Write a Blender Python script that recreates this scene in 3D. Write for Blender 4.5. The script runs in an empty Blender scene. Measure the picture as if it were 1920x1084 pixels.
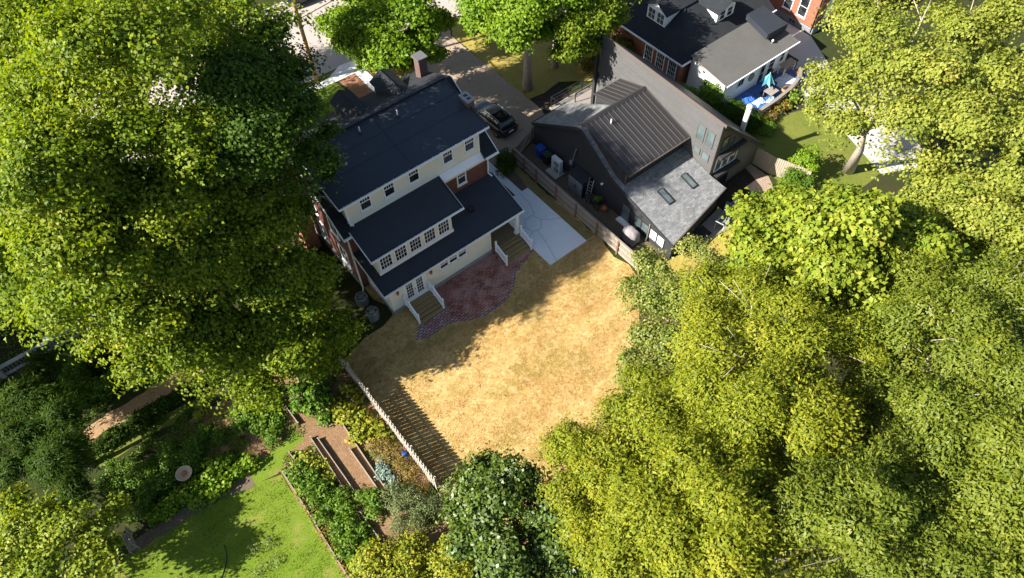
import bpy, math, random
import numpy as np
from mathutils import Vector, Matrix

S = bpy.context.scene
COL = S.collection
R = math.radians
rng = np.random.default_rng(7)
random.seed(7)

# ---------------------------------------------------------------- camera
def camera():
    pitch, roll, yaw = R(55.347), R(1.511), R(37.5)
    cp, sp, c, s = math.cos(pitch), math.sin(pitch), math.cos(yaw), math.sin(yaw)
    fw = Vector((s * cp, c * cp, -sp)); r = Vector((c, -s, 0)); d = fw.cross(r)
    cr, sr = math.cos(roll), math.sin(roll)
    r2 = cr * r + sr * d; d2 = -sr * r + cr * d
    m = Matrix((r2, -d2, -fw)).transposed().to_4x4()
    m.translation = Vector((0, 0, 40))
    cam = bpy.data.cameras.new('camera'); cam.sensor_width = 36; cam.lens = 36 * 1331 / 1920
    cam.clip_start = .5; cam.clip_end = 2000
    o = bpy.data.objects.new('camera', cam); COL.objects.link(o); o.matrix_world = m
    S.camera = o
camera()
# ---------------------------------------------------------------- light
EL, AZX, AZY = R(35), -0.959, 0.284          # the sun stands to the left, slightly beyond the houses
w = bpy.data.worlds.new('World'); S.world = w; w.use_nodes = True
nt = w.node_tree; bg = nt.nodes['Background']
sky = nt.nodes.new('ShaderNodeTexSky'); sky.sky_type = 'NISHITA'; sky.sun_disc = False
sky.sun_elevation = EL; sky.sun_rotation = math.atan2(AZX, AZY)
nt.links.new(sky.outputs[0], bg.inputs[0]); bg.inputs[1].default_value = 0.06
sun = bpy.data.lights.new('sun', 'SUN'); sun.energy = 5.0; sun.angle = R(.55); sun.color = (1, .95, .85)
so = bpy.data.objects.new('sun', sun); COL.objects.link(so)
so.rotation_euler = Vector((-AZX * math.cos(EL), -AZY * math.cos(EL), -math.sin(EL))).to_track_quat('-Z', 'Y').to_euler()
S.view_settings.view_transform = 'Standard'; S.view_settings.look = 'None'
S.view_settings.gamma = 1; S.view_settings.exposure = 1.7

# ---------------------------------------------------------------- materials
MATS = {}
def mat(name, col, rough=.85, var=None, spec=.5, metal=0, kind=None, bump=0, bscale=20, **k):
    """procedural Principled material; var = list of (scale, strength, colour) noise layers in world space"""
    if name in MATS: return MATS[name]
    m = bpy.data.materials.new(name); m.use_nodes = True; MATS[name] = m
    N, L = m.node_tree.nodes, m.node_tree.links
    b = N['Principled BSDF']; b.inputs['Roughness'].default_value = rough
    b.inputs['Specular IOR Level'].default_value = spec; b.inputs['Metallic'].default_value = metal
    if kind == 'grass': b.inputs['Specular IOR Level'].default_value = .08
    geo = N.new('ShaderNodeNewGeometry'); P = geo.outputs['Position']
    rgb = N.new('ShaderNodeRGB'); rgb.outputs[0].default_value = (*col, 1); cur = rgb.outputs[0]
    def noise(scale, detail=5, vec=P, rough=.6):
        n = N.new('ShaderNodeTexNoise'); n.inputs['Scale'].default_value = scale
        n.inputs['Detail'].default_value = detail; n.inputs['Roughness'].default_value = rough
        L.new(vec, n.inputs['Vector']); return n.outputs['Fac']
    def mix(a, bcol, fac, mode='MIX'):
        x = N.new('ShaderNodeMix'); x.data_type = 'RGBA'; x.blend_type = mode
        L.new(fac, x.inputs[0]); L.new(a, x.inputs[6])
        if isinstance(bcol, tuple): x.inputs[7].default_value = (*bcol, 1)
        else: L.new(bcol, x.inputs[7])
        return x.outputs[2]
    def ramp(v, lo, hi, scale=1):
        r = N.new('ShaderNodeMapRange'); r.inputs[1].default_value = lo; r.inputs[2].default_value = hi
        r.inputs[4].default_value = scale; L.new(v, r.inputs[0]); return r.outputs[0]
    def comb(fx, fy, fz):
        sep = N.new('ShaderNodeSeparateXYZ'); L.new(P, sep.inputs[0]); c = N.new('ShaderNodeCombineXYZ')
        def lin(w3):
            acc = None
            for i, q in enumerate(w3):
                if q == 0: continue
                mu = N.new('ShaderNodeMath'); mu.operation = 'MULTIPLY'; mu.inputs[1].default_value = q
                L.new(sep.outputs[i], mu.inputs[0])
                if acc is None: acc = mu.outputs[0]
                else:
                    ad = N.new('ShaderNodeMath'); L.new(acc, ad.inputs[0]); L.new(mu.outputs[0], ad.inputs[1]); acc = ad.outputs[0]
            return acc
        for i, w3 in enumerate((fx, fy, fz)):
            v = lin(w3)
            if v is not None: L.new(v, c.inputs[i])
        return c.outputs[0]
    hgt = None
    if kind in ('brick', 'shingle', 'paver', 'plank'):
        t = N.new('ShaderNodeTexBrick'); L.new(comb(*k['map']), t.inputs['Vector'])
        t.inputs['Scale'].default_value = 1; t.inputs['Brick Width'].default_value = k['bw']
        t.inputs['Row Height'].default_value = k['bh']; t.inputs['Mortar Size'].default_value = k.get('ms', .01)
        t.inputs['Mortar Smooth'].default_value = .2
        t.inputs['Color1'].default_value = (*col, 1); t.inputs['Color2'].default_value = (*k['c2'], 1)
        t.inputs['Mortar'].default_value = (*k['cm'], 1); t.offset = k.get('off', .5)
        cur = t.outputs['Color']; hgt = t.outputs['Fac']
    for sc, st, c2 in (var or []):
        cur = mix(cur, c2, ramp(noise(sc), .42, .62, st))
    if kind == 'grass':
        for sc, lo, hi, st, c2 in k['layers']:
            cur = mix(cur, c2, ramp(noise(sc, 6), lo, hi, st))
    L.new(cur, b.inputs['Base Color'])
    if bump or hgt is not None:
        bp = N.new('ShaderNodeBump'); bp.inputs['Strength'].default_value = bump or .4
        bp.inputs['Distance'].default_value = k.get('bd', .02)
        if hgt is not None:
            inv = N.new('ShaderNodeMath'); inv.operation = 'SUBTRACT'; inv.inputs[0].default_value = 1; L.new(hgt, inv.inputs[1]); hh = inv.outputs[0]
        else: hh = noise(bscale, 4)
        L.new(hh, bp.inputs['Height']); L.new(bp.outputs[0], b.inputs['Normal'])
    return m

def leafmat(name, cols, trans=.35, rough=.5, gloss=.2):
    """leaf material: the colour of each leaf comes from its own random tone attribute"""
    if name in MATS: return MATS[name]
    m = bpy.data.materials.new(name); m.use_nodes = True; MATS[name] = m
    N, L = m.node_tree.nodes, m.node_tree.links
    b = N['Principled BSDF']; out = N['Material Output']
    a = N.new('ShaderNodeAttribute'); a.attribute_name = 'tone'
    cr = N.new('ShaderNodeValToRGB'); e = cr.color_ramp.elements
    e[0].color = (*cols[0], 1); e[1].color = (*cols[-1], 1)
    for i, c in enumerate(cols[1:-1]):
        x = e.new((i + 1) / (len(cols) - 1)); x.color = (*c, 1)
    L.new(a.outputs['Fac'], cr.inputs[0]); L.new(cr.outputs[0], b.inputs['Base Color'])
    b.inputs['Roughness'].default_value = rough; b.inputs['Specular IOR Level'].default_value = gloss
    t = N.new('ShaderNodeBsdfTranslucent')
    hs = N.new('ShaderNodeHueSaturation'); hs.inputs['Saturation'].default_value = 1.2; hs.inputs['Value'].default_value = 1.5
    L.new(cr.outputs[0], hs.inputs['Color']); L.new(hs.outputs[0], t.inputs[0])
    mx = N.new('ShaderNodeMixShader'); mx.inputs[0].default_value = trans
    L.new(b.outputs[0], mx.inputs[1]); L.new(t.outputs[0], mx.inputs[2]); L.new(mx.outputs[0], out.inputs[0])
    return m

XM = ((1, 1, 0), (0, 0, 1), (0, 0, 0))          # walls: (x+y, z)
FX = ((1, 0, 0), (0, 1, 0), (0, 0, 0))          # floors and x-aligned roofs: (x, y)
FY = ((0, 1, 0), (1, 0, 0), (0, 0, 0))          # y-aligned roofs: (y, x)
membrane = mat('roof_membrane', (.013, .018, .026), .66, [(.5, .5, (.02, .026, .035)), (3, .4, (.010, .014, .021)), (14, .25, (.024, .03, .038))], bump=.15, bscale=30)
membrane_trim = mat('roof_membrane_edge', (.011, .013, .018), .6)
dark_shingle = mat('dark_shingle', (.013, .016, .021), .95, [(1.2, .4, (.019, .022, .028)), (20, .4, (.008, .010, .013))], kind='shingle', map=FX, bw=.32, bh=.13, c2=(.009, .011, .015), cm=(.005, .006, .008), ms=.014)
dark_shingle_y = mat('dark_shingle_side', (.013, .016, .021), .95, [(1.2, .4, (.019, .022, .028)), (20, .4, (.008, .010, .013))], kind='shingle', map=FY, bw=.32, bh=.13, c2=(.009, .011, .015), cm=(.005, .006, .008), ms=.014)
grey_shingle = mat('grey_shingle', (.235, .238, .245), .95, [(1, .3, (.13, .133, .14)), (5, .5, (.08, .083, .088)), (16, .45, (.27, .27, .272))], kind='shingle', map=FX, bw=.30, bh=.16, c2=(.08, .083, .09), cm=(.065, .067, .072), ms=.006, bd=.03)
seam_metal = mat('metal_seam', (.048, .044, .044), .45)
metal_roof = mat('brown_metal_roof', (.034, .0315, .033), .5, [(.8, .4, (.026, .0245, .026)), (6, .3, (.041, .038, .039))], metal=.25, spec=.5)
brick_red = mat('red_brick', (.17, .055, .038), .9, [(2, .4, (.12, .04, .03))], kind='brick', map=XM, bw=.22, bh=.075, c2=(.115, .034, .024), cm=(.15, .10, .085), ms=.008)
brick_chim = mat('chimney_brick', (.13, .06, .05), .9, [(3, .5, (.07, .04, .035))], kind='brick', map=XM, bw=.22, bh=.075, c2=(.09, .04, .035), cm=(.16, .12, .11), ms=.009)
brick_orange = mat('orange_brick', (.30, .10, .05), .9, [(2, .4, (.2, .065, .035))], kind='brick', map=XM, bw=.22, bh=.075, c2=(.22, .07, .038), cm=(.22, .16, .12), ms=.007)
patio_brick = mat('patio_brick', (.43, .165, .115), .9, [(.9, .6, (.45, .30, .25)), (6, .3, (.2, .07, .05)), (.5, .3, (.28, .085, .06))], kind='paver', map=FX, bw=.36, bh=.18, c2=(.17, .052, .042), cm=(.045, .028, .024), ms=.035)
patio_edge = mat('pale_brick_border', (.46, .36, .34), .9, [(2.5, .6, (.24, .10, .085))], kind='paver', map=FX, bw=.34, bh=.17, c2=(.24, .11, .09), cm=(.06, .045, .04), ms=.035)
stone = mat('stone_base', (.25, .24, .24), .9, [(3, .5, (.15, .15, .16))], kind='brick', map=XM, bw=.42, bh=.2, c2=(.17, .17, .18), cm=(.1, .1, .1), ms=.02)
beige = mat('beige_stucco', (.72, .69, .60), .9, [(1.5, .35, (.64, .61, .52)), (.5, .3, (.68, .65, .56))], bump=.1, bscale=60)
white = mat('white_trim', (.76, .77, .78), .55, [(2, .2, (.66, .67, .69))])
whitewall = mat('white_painted_wall', (.78, .78, .76), .75, [(1.2, .3, (.66, .66, .65))])
glass = mat('dark_glass', (.010, .012, .014), .06, [(1.1, .8, (.05, .055, .06))], spec=.8)  # noise layer paints pale reflections into the pane colour
glass_pale = mat('sky_glass', (.10, .13, .135), .06, [(.9, .6, (.04, .055, .055))], spec=.9)
glass_white = mat('blind_glass', (.62, .70, .72), .12, [(1.2, .4, (.4, .5, .52))], spec=.8)
charcoal = mat('charcoal_siding', (.019, .020, .023), .88, [(1, .4, (.028, .029, .032))], kind='brick', map=XM, bw=30, bh=.17, c2=(.022, .023, .026), cm=(.008, .008, .009), ms=.010)
charcoal_trim = mat('charcoal_trim', (.022, .022, .025), .7)
grey_siding = mat('grey_cedar_siding', (.088, .086, .086), .9, [(1.2, .45, (.062, .061, .062)), (8, .3, (.112, .11, .109))], kind='brick', map=XM, bw=3.1, bh=.14, c2=(.072, .07, .07), cm=(.034, .033, .034), ms=.010)
brown_siding = mat('brown_grey_siding', (.125, .105, .09), .9, [(1.2, .4, (.10, .085, .075))], kind='brick', map=XM, bw=3.4, bh=.14, c2=(.11, .095, .082), cm=(.06, .05, .045), ms=.010)
copper = mat('brown_flashing', (.10, .078, .068), .6)
concrete = mat('pale_concrete', (.66, .67, .68), .9, [(.6, .5, (.57, .58, .59)), (2.5, .4, (.70, .71, .71)), (12, .3, (.54, .54, .53))], bump=.06, bscale=60)
concrete_old = mat('worn_concrete', (.36, .345, .32), .92, [(.5, .5, (.29, .28, .26)), (6, .3, (.41, .39, .365))], bump=.1, bscale=50)
conc_joint = mat('concrete_joint', (.26, .26, .255), .95)
foundation = mat('grey_foundation', (.24, .24, .235), .95, [(2, .5, (.17, .17, .168))])
asphalt = mat('sunbleached_road', (.34, .285, .255), .95, [(.25, .5, (.29, .245, .22)), (2, .4, (.37, .31, .28)), (40, .4, (.25, .21, .19))], bump=.2, bscale=80)
aggregate = mat('aggregate_drive', (.33, .25, .175), .95, [(.4, .5, (.26, .195, .14)), (5, .4, (.38, .30, .22)), (45, .6, (.19, .14, .10))], bump=.25, bscale=90)
tar = mat('crack_sealer', (.05, .045, .045), .8)
newwood = mat('treated_lumber', (.30, .205, .085), .8, [(3, .4, (.24, .16, .065))], kind='plank', map=FX, bw=4, bh=.14, c2=(.27, .185, .08), cm=(.06, .045, .02), ms=.012, off=.37)
greydeck = mat('grey_decking', (.27, .235, .21), .85, [(3, .4, (.22, .19, .17))], kind='plank', map=FX, bw=4, bh=.14, c2=(.24, .21, .19), cm=(.05, .045, .04), ms=.012, off=.37)
oldwood = mat('weathered_wood', (.20, .17, .14), .9, [(2, .4, (.145, .12, .10)), (25, .3, (.24, .21, .175))])
palewood = mat('silvered_picket_wood', (.40, .355, .30), .9, [(2, .5, (.28, .24, .20)), (25, .3, (.47, .43, .37))])
postwood = mat('brown_post_wood', (.16, .10, .06), .9, [(4, .4, (.11, .07, .045))])
fencewood = mat('tan_fence_wood', (.32, .26, .20), .9, [(3, .45, (.24, .19, .15)), (25, .3, (.36, .3, .24))])
bark = mat('grey_bark', (.20, .165, .13), .95, [(6, .6, (.11, .09, .07)), (25, .4, (.28, .24, .2))], bump=.6, bscale=18, bd=.05)
palebark = mat('pale_bark', (.40, .34, .28), .95, [(5, .5, (.25, .2, .16))], bump=.4, bscale=18, bd=.04)
black = mat('black_metal', (.012, .012, .013), .4)
blackpaint = mat('black_car_paint', (.008, .009, .011), .12, spec=.7)
tyre = mat('tyre_rubber', (.012, .012, .012), .8)
chrome = mat('grey_alloy', (.42, .42, .44), .3, metal=.8)
red_lens = mat('red_lens', (.18, .01, .008), .2)
acgrey = mat('grey_unit_paint', (.19, .20, .21), .6, [(20, .2, (.14, .15, .16))])
acwhite = mat('offwhite_unit_paint', (.60, .61, .60), .55)
blue = mat('blue_plastic', (.01, .06, .33), .45)
shedgrey = mat('grey_shed_panel', (.19, .20, .215), .6)
shedblack = mat('black_shed_panel', (.014, .015, .017), .55)
cover = mat('grey_fabric_cover', (.20, .18, .185), .9, [(4, .4, (.14, .125, .13))], bump=.4, bscale=9, bd=.05)
terracotta = mat('terracotta', (.34, .10, .035), .8)
yellowp = mat('yellow_plastic', (.65, .40, .03), .5)
redp = mat('red_plastic', (.5, .04, .02), .5)
teal = mat('teal_canvas', (.10, .34, .42), .8, [(4, .4, (.06, .24, .32))])
bluetarp = mat('blue_tarp', (.025, .11, .45), .5, [(2.5, .7, (.02, .05, .22)), (6, .4, (.05, .2, .6))], bump=.5, bscale=6, bd=.08)
palecloth = mat('pale_blue_cloth', (.35, .55, .78), .8, [(3, .6, (.12, .28, .7)), (7, .3, (.7, .75, .8))], bump=.4, bscale=7, bd=.06)
whitecloth = mat('pale_patterned_rug', (.6, .66, .74), .9, kind='paver', map=FX, bw=.16, bh=.16, c2=(.16, .3, .6), cm=(.65, .7, .75), ms=.03)
galv = mat('white_painted_steel', (.62, .62, .60), .45, [(3, .3, (.5, .5, .48))])
poleyellow = mat('ochre_pole_wood', (.42, .27, .10), .85, [(2, .4, (.33, .21, .08)), (14, .4, (.47, .31, .13))])
rail_brown = mat('brown_handrail', (.05, .035, .025), .6)
canvas = mat('grey_sling', (.15, .155, .16), .8)
amber = mat('copper_lantern', (.30, .13, .06), .4, metal=.5)
# ground
g_base = mat('shade_darkened_ground', (.026, .034, .010), .95, kind='grass', bump=.5, bscale=14, bd=.06, layers=[(.35, .4, .62, .7, (.045, .034, .017)), (1.5, .45, .62, .6, (.035, .052, .012)), (12, .42, .62, .5, (.025, .03, .012))])  # dark soil and litter, darkened further to carry the crown shade
g_dry = mat('dry_straw_lawn', (.42, .265, .085), .95, kind='grass', bump=.8, bscale=22, bd=.06, layers=[(.16, .42, .60, .75, (.58, .41, .18)), (.7, .44, .60, .65, (.29, .165, .045)), (.34, .51, .62, .8, (.20, .165, .03)), (1.7, .46, .60, .6, (.59, .43, .20)), (4.5, .45, .60, .6, (.21, .12, .034)), (11, .44, .62, .5, (.56, .40, .18)), (30, .45, .62, .5, (.19, .11, .035))])
g_green = mat('green_lawn', (.095, .15, .014), .95, kind='grass', bump=.7, bscale=24, bd=.05, layers=[(.3, .42, .62, .6, (.135, .175, .025)), (1.6, .46, .64, .5, (.075, .125, .012)), (.6, .58, .66, .75, (.20, .165, .05)), (14, .44, .64, .5, (.07, .115, .008)), (36, .47, .63, .4, (.22, .27, .03))])
g_yard = mat('yellowing_lawn', (.31, .235, .06), .95, kind='grass', bump=.7, bscale=24, bd=.05, layers=[(.3, .42, .62, .6, (.19, .19, .035)), (1.6, .46, .64, .5, (.38, .27, .08)), (14, .44, .64, .5, (.17, .14, .025)), (36, .47, .63, .4, (.46, .34, .11))])  # yellow-green turf; its tone also carries some sunlight and tree shade
g_olive = mat('olive_lawn', (.11, .135, .026), .95, kind='grass', bump=.7, bscale=24, bd=.05, layers=[(.4, .42, .62, .6, (.16, .155, .035)), (1.6, .46, .64, .6, (.075, .11, .018)), (5, .46, .64, .4, (.17, .165, .04)), (14, .44, .64, .4, (.1, .11, .015))])
g_soil = mat('bare_brown_soil', (.205, .122, .066), .95, kind='grass', bump=.7, bscale=16, bd=.06, layers=[(.6, .42, .62, .5, (.15, .088, .048)), (1.4, .46, .62, .6, (.26, .16, .09)), (5, .45, .65, .5, (.30, .19, .11)), (22, .45, .62, .6, (.085, .052, .03))])
g_mulch = mat('red_brown_mulch', (.26, .125, .07), .95, kind='grass', bump=.8, bscale=30, bd=.05, layers=[(3, .42, .62, .5, (.34, .18, .11)), (20, .45, .62, .6, (.13, .06, .035))])
g_dark = mat('dark_mulch', (.04, .034, .03), .95, kind='grass', bump=.8, bscale=26, bd=.05, layers=[(2, .42, .62, .5, (.065, .052, .042)), (20, .45, .62, .6, (.02, .017, .015))])
g_dirt = mat('grey_brown_dirt', (.115, .088, .06), .95, kind='grass', bump=.5, bscale=26, bd=.04, layers=[(1.2, .42, .62, .6, (.08, .06, .042)), (8, .45, .62, .5, (.155, .12, .085))])
g_path = mat('tan_chip_path', (.30, .19, .105), .95, kind='grass', bump=.8, bscale=26, bd=.05, layers=[(.8, .42, .62, .6, (.2, .12, .065)), (9, .45, .62, .6, (.38, .26, .15))])

# ---------------------------------------------------------------- mesh builder
class MB:
    def __init__(s): s.v = []; s.f = []
    def add(s, vs, fs):
        n = len(s.v); s.v += [tuple(v) for v in vs]; s.f += [tuple(i + n for i in f) for f in fs]; return s
    def box(s, x0, x1, y0, y1, z0, z1):
        x0, x1 = sorted((x0, x1)); y0, y1 = sorted((y0, y1)); z0, z1 = sorted((z0, z1))
        return s.add([(x0, y0, z0), (x1, y0, z0), (x1, y1, z0), (x0, y1, z0), (x0, y0, z1), (x1, y0, z1), (x1, y1, z1), (x0, y1, z1)],
                     [(0, 3, 2, 1), (4, 5, 6, 7), (0, 1, 5, 4), (1, 2, 6, 5), (2, 3, 7, 6), (3, 0, 4, 7)])
    def wbox(s, face, pl, u0, u1, z0, z1, n0, n1):
        """box on a wall: face '-Y' or '-X' or '+Y' ; n is the distance out of the wall plane pl"""
        if face == '-Y': return s.box(u0, u1, pl - n1, pl - n0, z0, z1)
        if face == '+Y': return s.box(u0, u1, pl + n0, pl + n1, z0, z1)
        if face == '-X': return s.box(pl - n1, pl - n0, u0, u1, z0, z1)
        return s.box(pl + n0, pl + n1, u0, u1, z0, z1)
    def slab(s, pts, t):
        n = len(pts)
        vs = list(pts) + [(x, y, z - t) for x, y, z in pts]
        nz = sum((pts[i][0] * pts[(i + 1) % n][1] - pts[(i + 1) % n][0] * pts[i][1]) for i in range(n))
        o = list(range(n)) if nz > 0 else list(range(n))[::-1]
        fs = [tuple(o), tuple(i + n for i in o[::-1])]
        for a in range(n):
            i, j = o[a], o[(a + 1) % n]; fs.append((i, i + n, j + n, j))
        return s.add(vs, fs)
    def wall(s, pts, d):
        """closed polygon (3D) extruded by vector d"""
        n = len(pts); d = Vector(d)
        vs = list(pts) + [tuple(Vector(p) + d) for p in pts]
        fs = [tuple(range(n)), tuple(range(2 * n - 1, n - 1, -1))] + [(i, i + n, (i + 1) % n + n, (i + 1) % n) for i in range(n)]
        return s.add(vs, fs)
    def bar(s, p, q, wd, h=None, up=(0, 0, 1)):
        h = h or wd; p, q = Vector(p), Vector(q); d = (q - p).normalized(); u = Vector(up)
        if abs(d.dot(u)) > .98: u = Vector((1, 0, 0))
        a = d.cross(u).normalized(); b = a.cross(d)
        vs = [c + sa * a * wd / 2 + sb * b * h / 2 for c in (p, q) for sa, sb in ((-1, -1), (1, -1), (1, 1), (-1, 1))]
        return s.add(vs, [(0, 1, 2, 3), (7, 6, 5, 4), (0, 4, 5, 1), (1, 5, 6, 2), (2, 6, 7, 3), (3, 7, 4, 0)])
    def tube(s, pts, rad, n=8, cap=True):
        pts = [Vector(p) for p in pts]
        if not isinstance(rad, (list, tuple)): rad = [rad] * len(pts)
        base = len(s.v); prev = None; vs = []
        for i, p in enumerate(pts):
            d = (pts[min(i + 1, len(pts) - 1)] - pts[max(i - 1, 0)]).normalized()
            if prev is None:
                a = d.cross(Vector((0, 0, 1))) if abs(d.z) < .95 else d.cross(Vector((1, 0, 0)))
            else: a = prev - d * prev.dot(d)
            a.normalize(); prev = a; b = d.cross(a)
            vs += [p + rad[i] * (math.cos(t) * a + math.sin(t) * b) for t in (2 * math.pi * k / n for k in range(n))]
        fs = []
        for i in range(len(pts) - 1):
            for k in range(n):
                fs.append((i * n + k, i * n + (k + 1) % n, (i + 1) * n + (k + 1) % n, (i + 1) * n + k))
        if cap: fs += [tuple(range(n))[::-1], tuple((len(pts) - 1) * n + k for k in range(n))]
        return s.add(vs, fs)
    def lathe(s, x, y, prof, n=20):
        vs = [(x + r * math.cos(2 * math.pi * k / n), y + r * math.sin(2 * math.pi * k / n), z) for r, z in prof for k in range(n)]
        fs = [(i * n + k, i * n + (k + 1) % n, (i + 1) * n + (k + 1) % n, (i + 1) * n + k) for i in range(len(prof) - 1) for k in range(n)]
        fs += [tuple(range(n))[::-1], tuple((len(prof) - 1) * n + k for k in range(n))]
        return s.add(vs, fs)
    def build(s, name, m, parent=None, smooth=False, off=None, bevel=0):
        me = bpy.data.meshes.new(name)
        if off is None and parent is not None: off = root_loc(parent)
        off = off or (0, 0, 0)
        me.from_pydata([(x - off[0], y - off[1], z - off[2]) for x, y, z in s.v], [], s.f)
        me.materials.append(m); me.update()
        if smooth: me.polygons.foreach_set('use_smooth', [True] * len(me.polygons))
        o = bpy.data.objects.new(name, me); COL.objects.link(o)
        if parent is not None: o.parent = parent
        if bevel:
            bv = o.modifiers.new('bevel', 'BEVEL'); bv.width = bevel; bv.segments = 2; bv.limit_method = 'ANGLE'
        return o

def root_loc(o):
    while o.parent: o = o.parent
    return tuple(o.location)
def tag(o, label, cat, group=None):
    o['label'] = label; o['category'] = cat
    if group: o['group'] = group
    return o
def thing(name, label, cat, loc=(0, 0, 0), group=None):
    o = bpy.data.objects.new(name, None); o.empty_display_size = .2; COL.objects.link(o); o.location = loc
    return tag(o, label, cat, group)
def solo(name, mb, m, loc, label, cat, group=None, smooth=False, bevel=0):
    o = mb.build(name, m, None, smooth, off=loc, bevel=bevel); o.location = loc
    return tag(o, label, cat, group)
def dup(o, loc, rz=0, sc=1, label=None, group=None, parent=None):
    c = o.copy(); COL.objects.link(c)
    if parent is not None: c.parent = parent
    else:
        c.location = loc; c.rotation_euler = (0, 0, rz)
        c.scale = (sc, sc, sc) if not isinstance(sc, tuple) else sc
        if label: c['label'] = label
        if group: c['group'] = group
    for ch in list(o.children): dup(ch, None, parent=c)
    return c
def ground(name, pts, z, m, jit=0, kind='structure', sub=1.0):
    """a flat sheet; jit wobbles its outline so that turf and soil do not end on a ruler line"""
    if jit:
        out = []
        for i, p in enumerate(pts):
            q = pts[(i + 1) % len(pts)]; L = math.hypot(q[0] - p[0], q[1] - p[1]); n = max(1, int(L / sub))
            for k in range(n):
                t = k / n; j = jit if k else jit * .5
                out.append((p[0] + (q[0] - p[0]) * t + random.uniform(-j, j), p[1] + (q[1] - p[1]) * t + random.uniform(-j, j)))
        pts = out
    a = sum(pts[i][0] * pts[(i + 1) % len(pts)][1] - pts[(i + 1) % len(pts)][0] * pts[i][1] for i in range(len(pts)))
    if a < 0: pts = pts[::-1]
    mb = MB(); mb.add([(x, y, z) for x, y in pts], [tuple(range(len(pts)))])
    o = mb.build(name, m); o['kind'] = kind
    return o
def rect(x0, x1, y0, y1): return [(x0, y0), (x1, y0), (x1, y1), (x0, y1)]

# ---------------------------------------------------------------- leaves
_K = rng.normal(size=(9, 3)); _K /= np.linalg.norm(_K, axis=1, keepdims=True); _PH = rng.uniform(0, 6.28, 9)
def patch(P, size):
    """smooth 3D variation, about -1..1, used for gaps in crowns and bare spots in turf"""
    k = 2 * math.pi / size * np.linspace(.7, 1.5, 9)
    return np.sin((P @ (_K * k[:, None]).T) + _PH).sum(1) / 3.6
def leaf_object(name, P, Nn, Lg, Wd, tone, m, parent=None, off=(0, 0, 0), axis=None):
    n = len(P)
    P = np.asarray(P) - np.asarray(off); Nn = Nn / np.linalg.norm(Nn, axis=1, keepdims=True)
    a = rng.normal(size=(n, 3)) if axis is None else axis + rng.normal(size=(n, 3)) * .25
    a -= Nn * (a * Nn).sum(1, keepdims=True); a /= np.linalg.norm(a, axis=1, keepdims=True)
    b = np.cross(Nn, a); Lg = np.broadcast_to(Lg, n)[:, None]; Wd = np.broadcast_to(Wd, n)[:, None]
    fold = Wd * rng.uniform(.05, .4, size=(n, 1))
    V = np.empty((n, 4, 3))
    V[:, 0] = P - a * Lg * .5; V[:, 1] = P + b * Wd * .5 + Nn * fold - a * Lg * .05
    V[:, 2] = P + a * Lg * .5 - Nn * fold * .5; V[:, 3] = P - b * Wd * .5 + Nn * fold - a * Lg * .05
    me = bpy.data.meshes.new(name)
    me.vertices.add(n * 4); me.vertices.foreach_set('co', V.reshape(-1).astype(np.float32))
    me.loops.add(n * 4); me.loops.foreach_set('vertex_index', np.arange(n * 4, dtype=np.int32))
    me.polygons.add(n); me.polygons.foreach_set('loop_start', np.arange(0, n * 4, 4, dtype=np.int32))
    me.update(calc_edges=True)
    at = me.attributes.new('tone', 'FLOAT', 'FACE'); at.data.foreach_set('value', np.clip(tone, 0, 1).astype(np.float32))
    me.materials.append(m)
    o = bpy.data.objects.new(name, me); COL.objects.link(o)
    if parent is not None: o.parent = parent
    return o

def lobe_leaves(lobes, L, W, dens, clump=.5, style='broad', zcut=-.45, gap=1.0, holes=None):
    """leaf positions for a crown made of overlapping lobes: every lobe carries ball-like sprays of leaves with gaps between them"""
    Ps, Ns, Ts, As = [], [], [], []
    for lx, ly, lz, r in lobes:
        area = 4 * math.pi * r * r
        nc = max(4, int(area * .5 / (clump * clump * 2.1) / gap))
        d = rng.normal(size=(nc * 3, 3)); d /= np.linalg.norm(d, axis=1, keepdims=True)
        d = d[d[:, 2] > zcut][:nc]; nc = len(d)
        rad = r * rng.uniform(.55, 1.12, size=(nc, 1))
        c = np.array([lx, ly, lz]) + d * rad * np.array([1, 1, .85])
        nl = max(4, int(dens * area * .62 / nc))
        if holes: c = c[patch(c, holes[0]) > holes[1]]; d = d[:0] if len(c) == 0 else d
        if holes:
            if len(c) == 0: continue
            d = (c - np.array([lx, ly, lz])); d /= np.linalg.norm(d, axis=1, keepdims=True); nc = len(c)
        cs = clump * rng.uniform(.55, 1.35, size=(nc, 1, 1))
        q = rng.normal(size=(nc, nl, 3)); q /= np.linalg.norm(q, axis=2, keepdims=True)
        up = d[:, None, :] * .6 + np.array([0, 0, .8]); up /= np.linalg.norm(up, axis=2, keepdims=True)
        dot = (q * up).sum(2, keepdims=True); q = np.where(dot < -.25, q - 2 * dot * up, q)
        P = c[:, None, :] + q * cs * (1.08 - .6 * rng.random(size=(nc, nl, 1)) ** 2) * np.array([1.15, 1.15, .75])
        if style == 'frond': P[:, :, 2] -= .25 * np.linalg.norm((q * cs)[:, :, :2], axis=2)
        Nn = q * .75 + up * .35 + np.array([-.15, .05, .35]) + rng.normal(size=(nc, nl, 3)) * (.5 if style == 'broad' else .36)
        t = np.clip(rng.normal(.48, .13, size=(nc, 1)) + rng.normal(0, .13, size=(nc, nl)), 0, 1)
        A = q + d[:, None, :] * .2
        Ps.append(P.reshape(-1, 3)); Ns.append(Nn.reshape(-1, 3)); Ts.append(t.reshape(-1)); As.append(A.reshape(-1, 3))
    return np.concatenate(Ps), np.concatenate(Ns), np.concatenate(Ts), np.concatenate(As)

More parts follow.
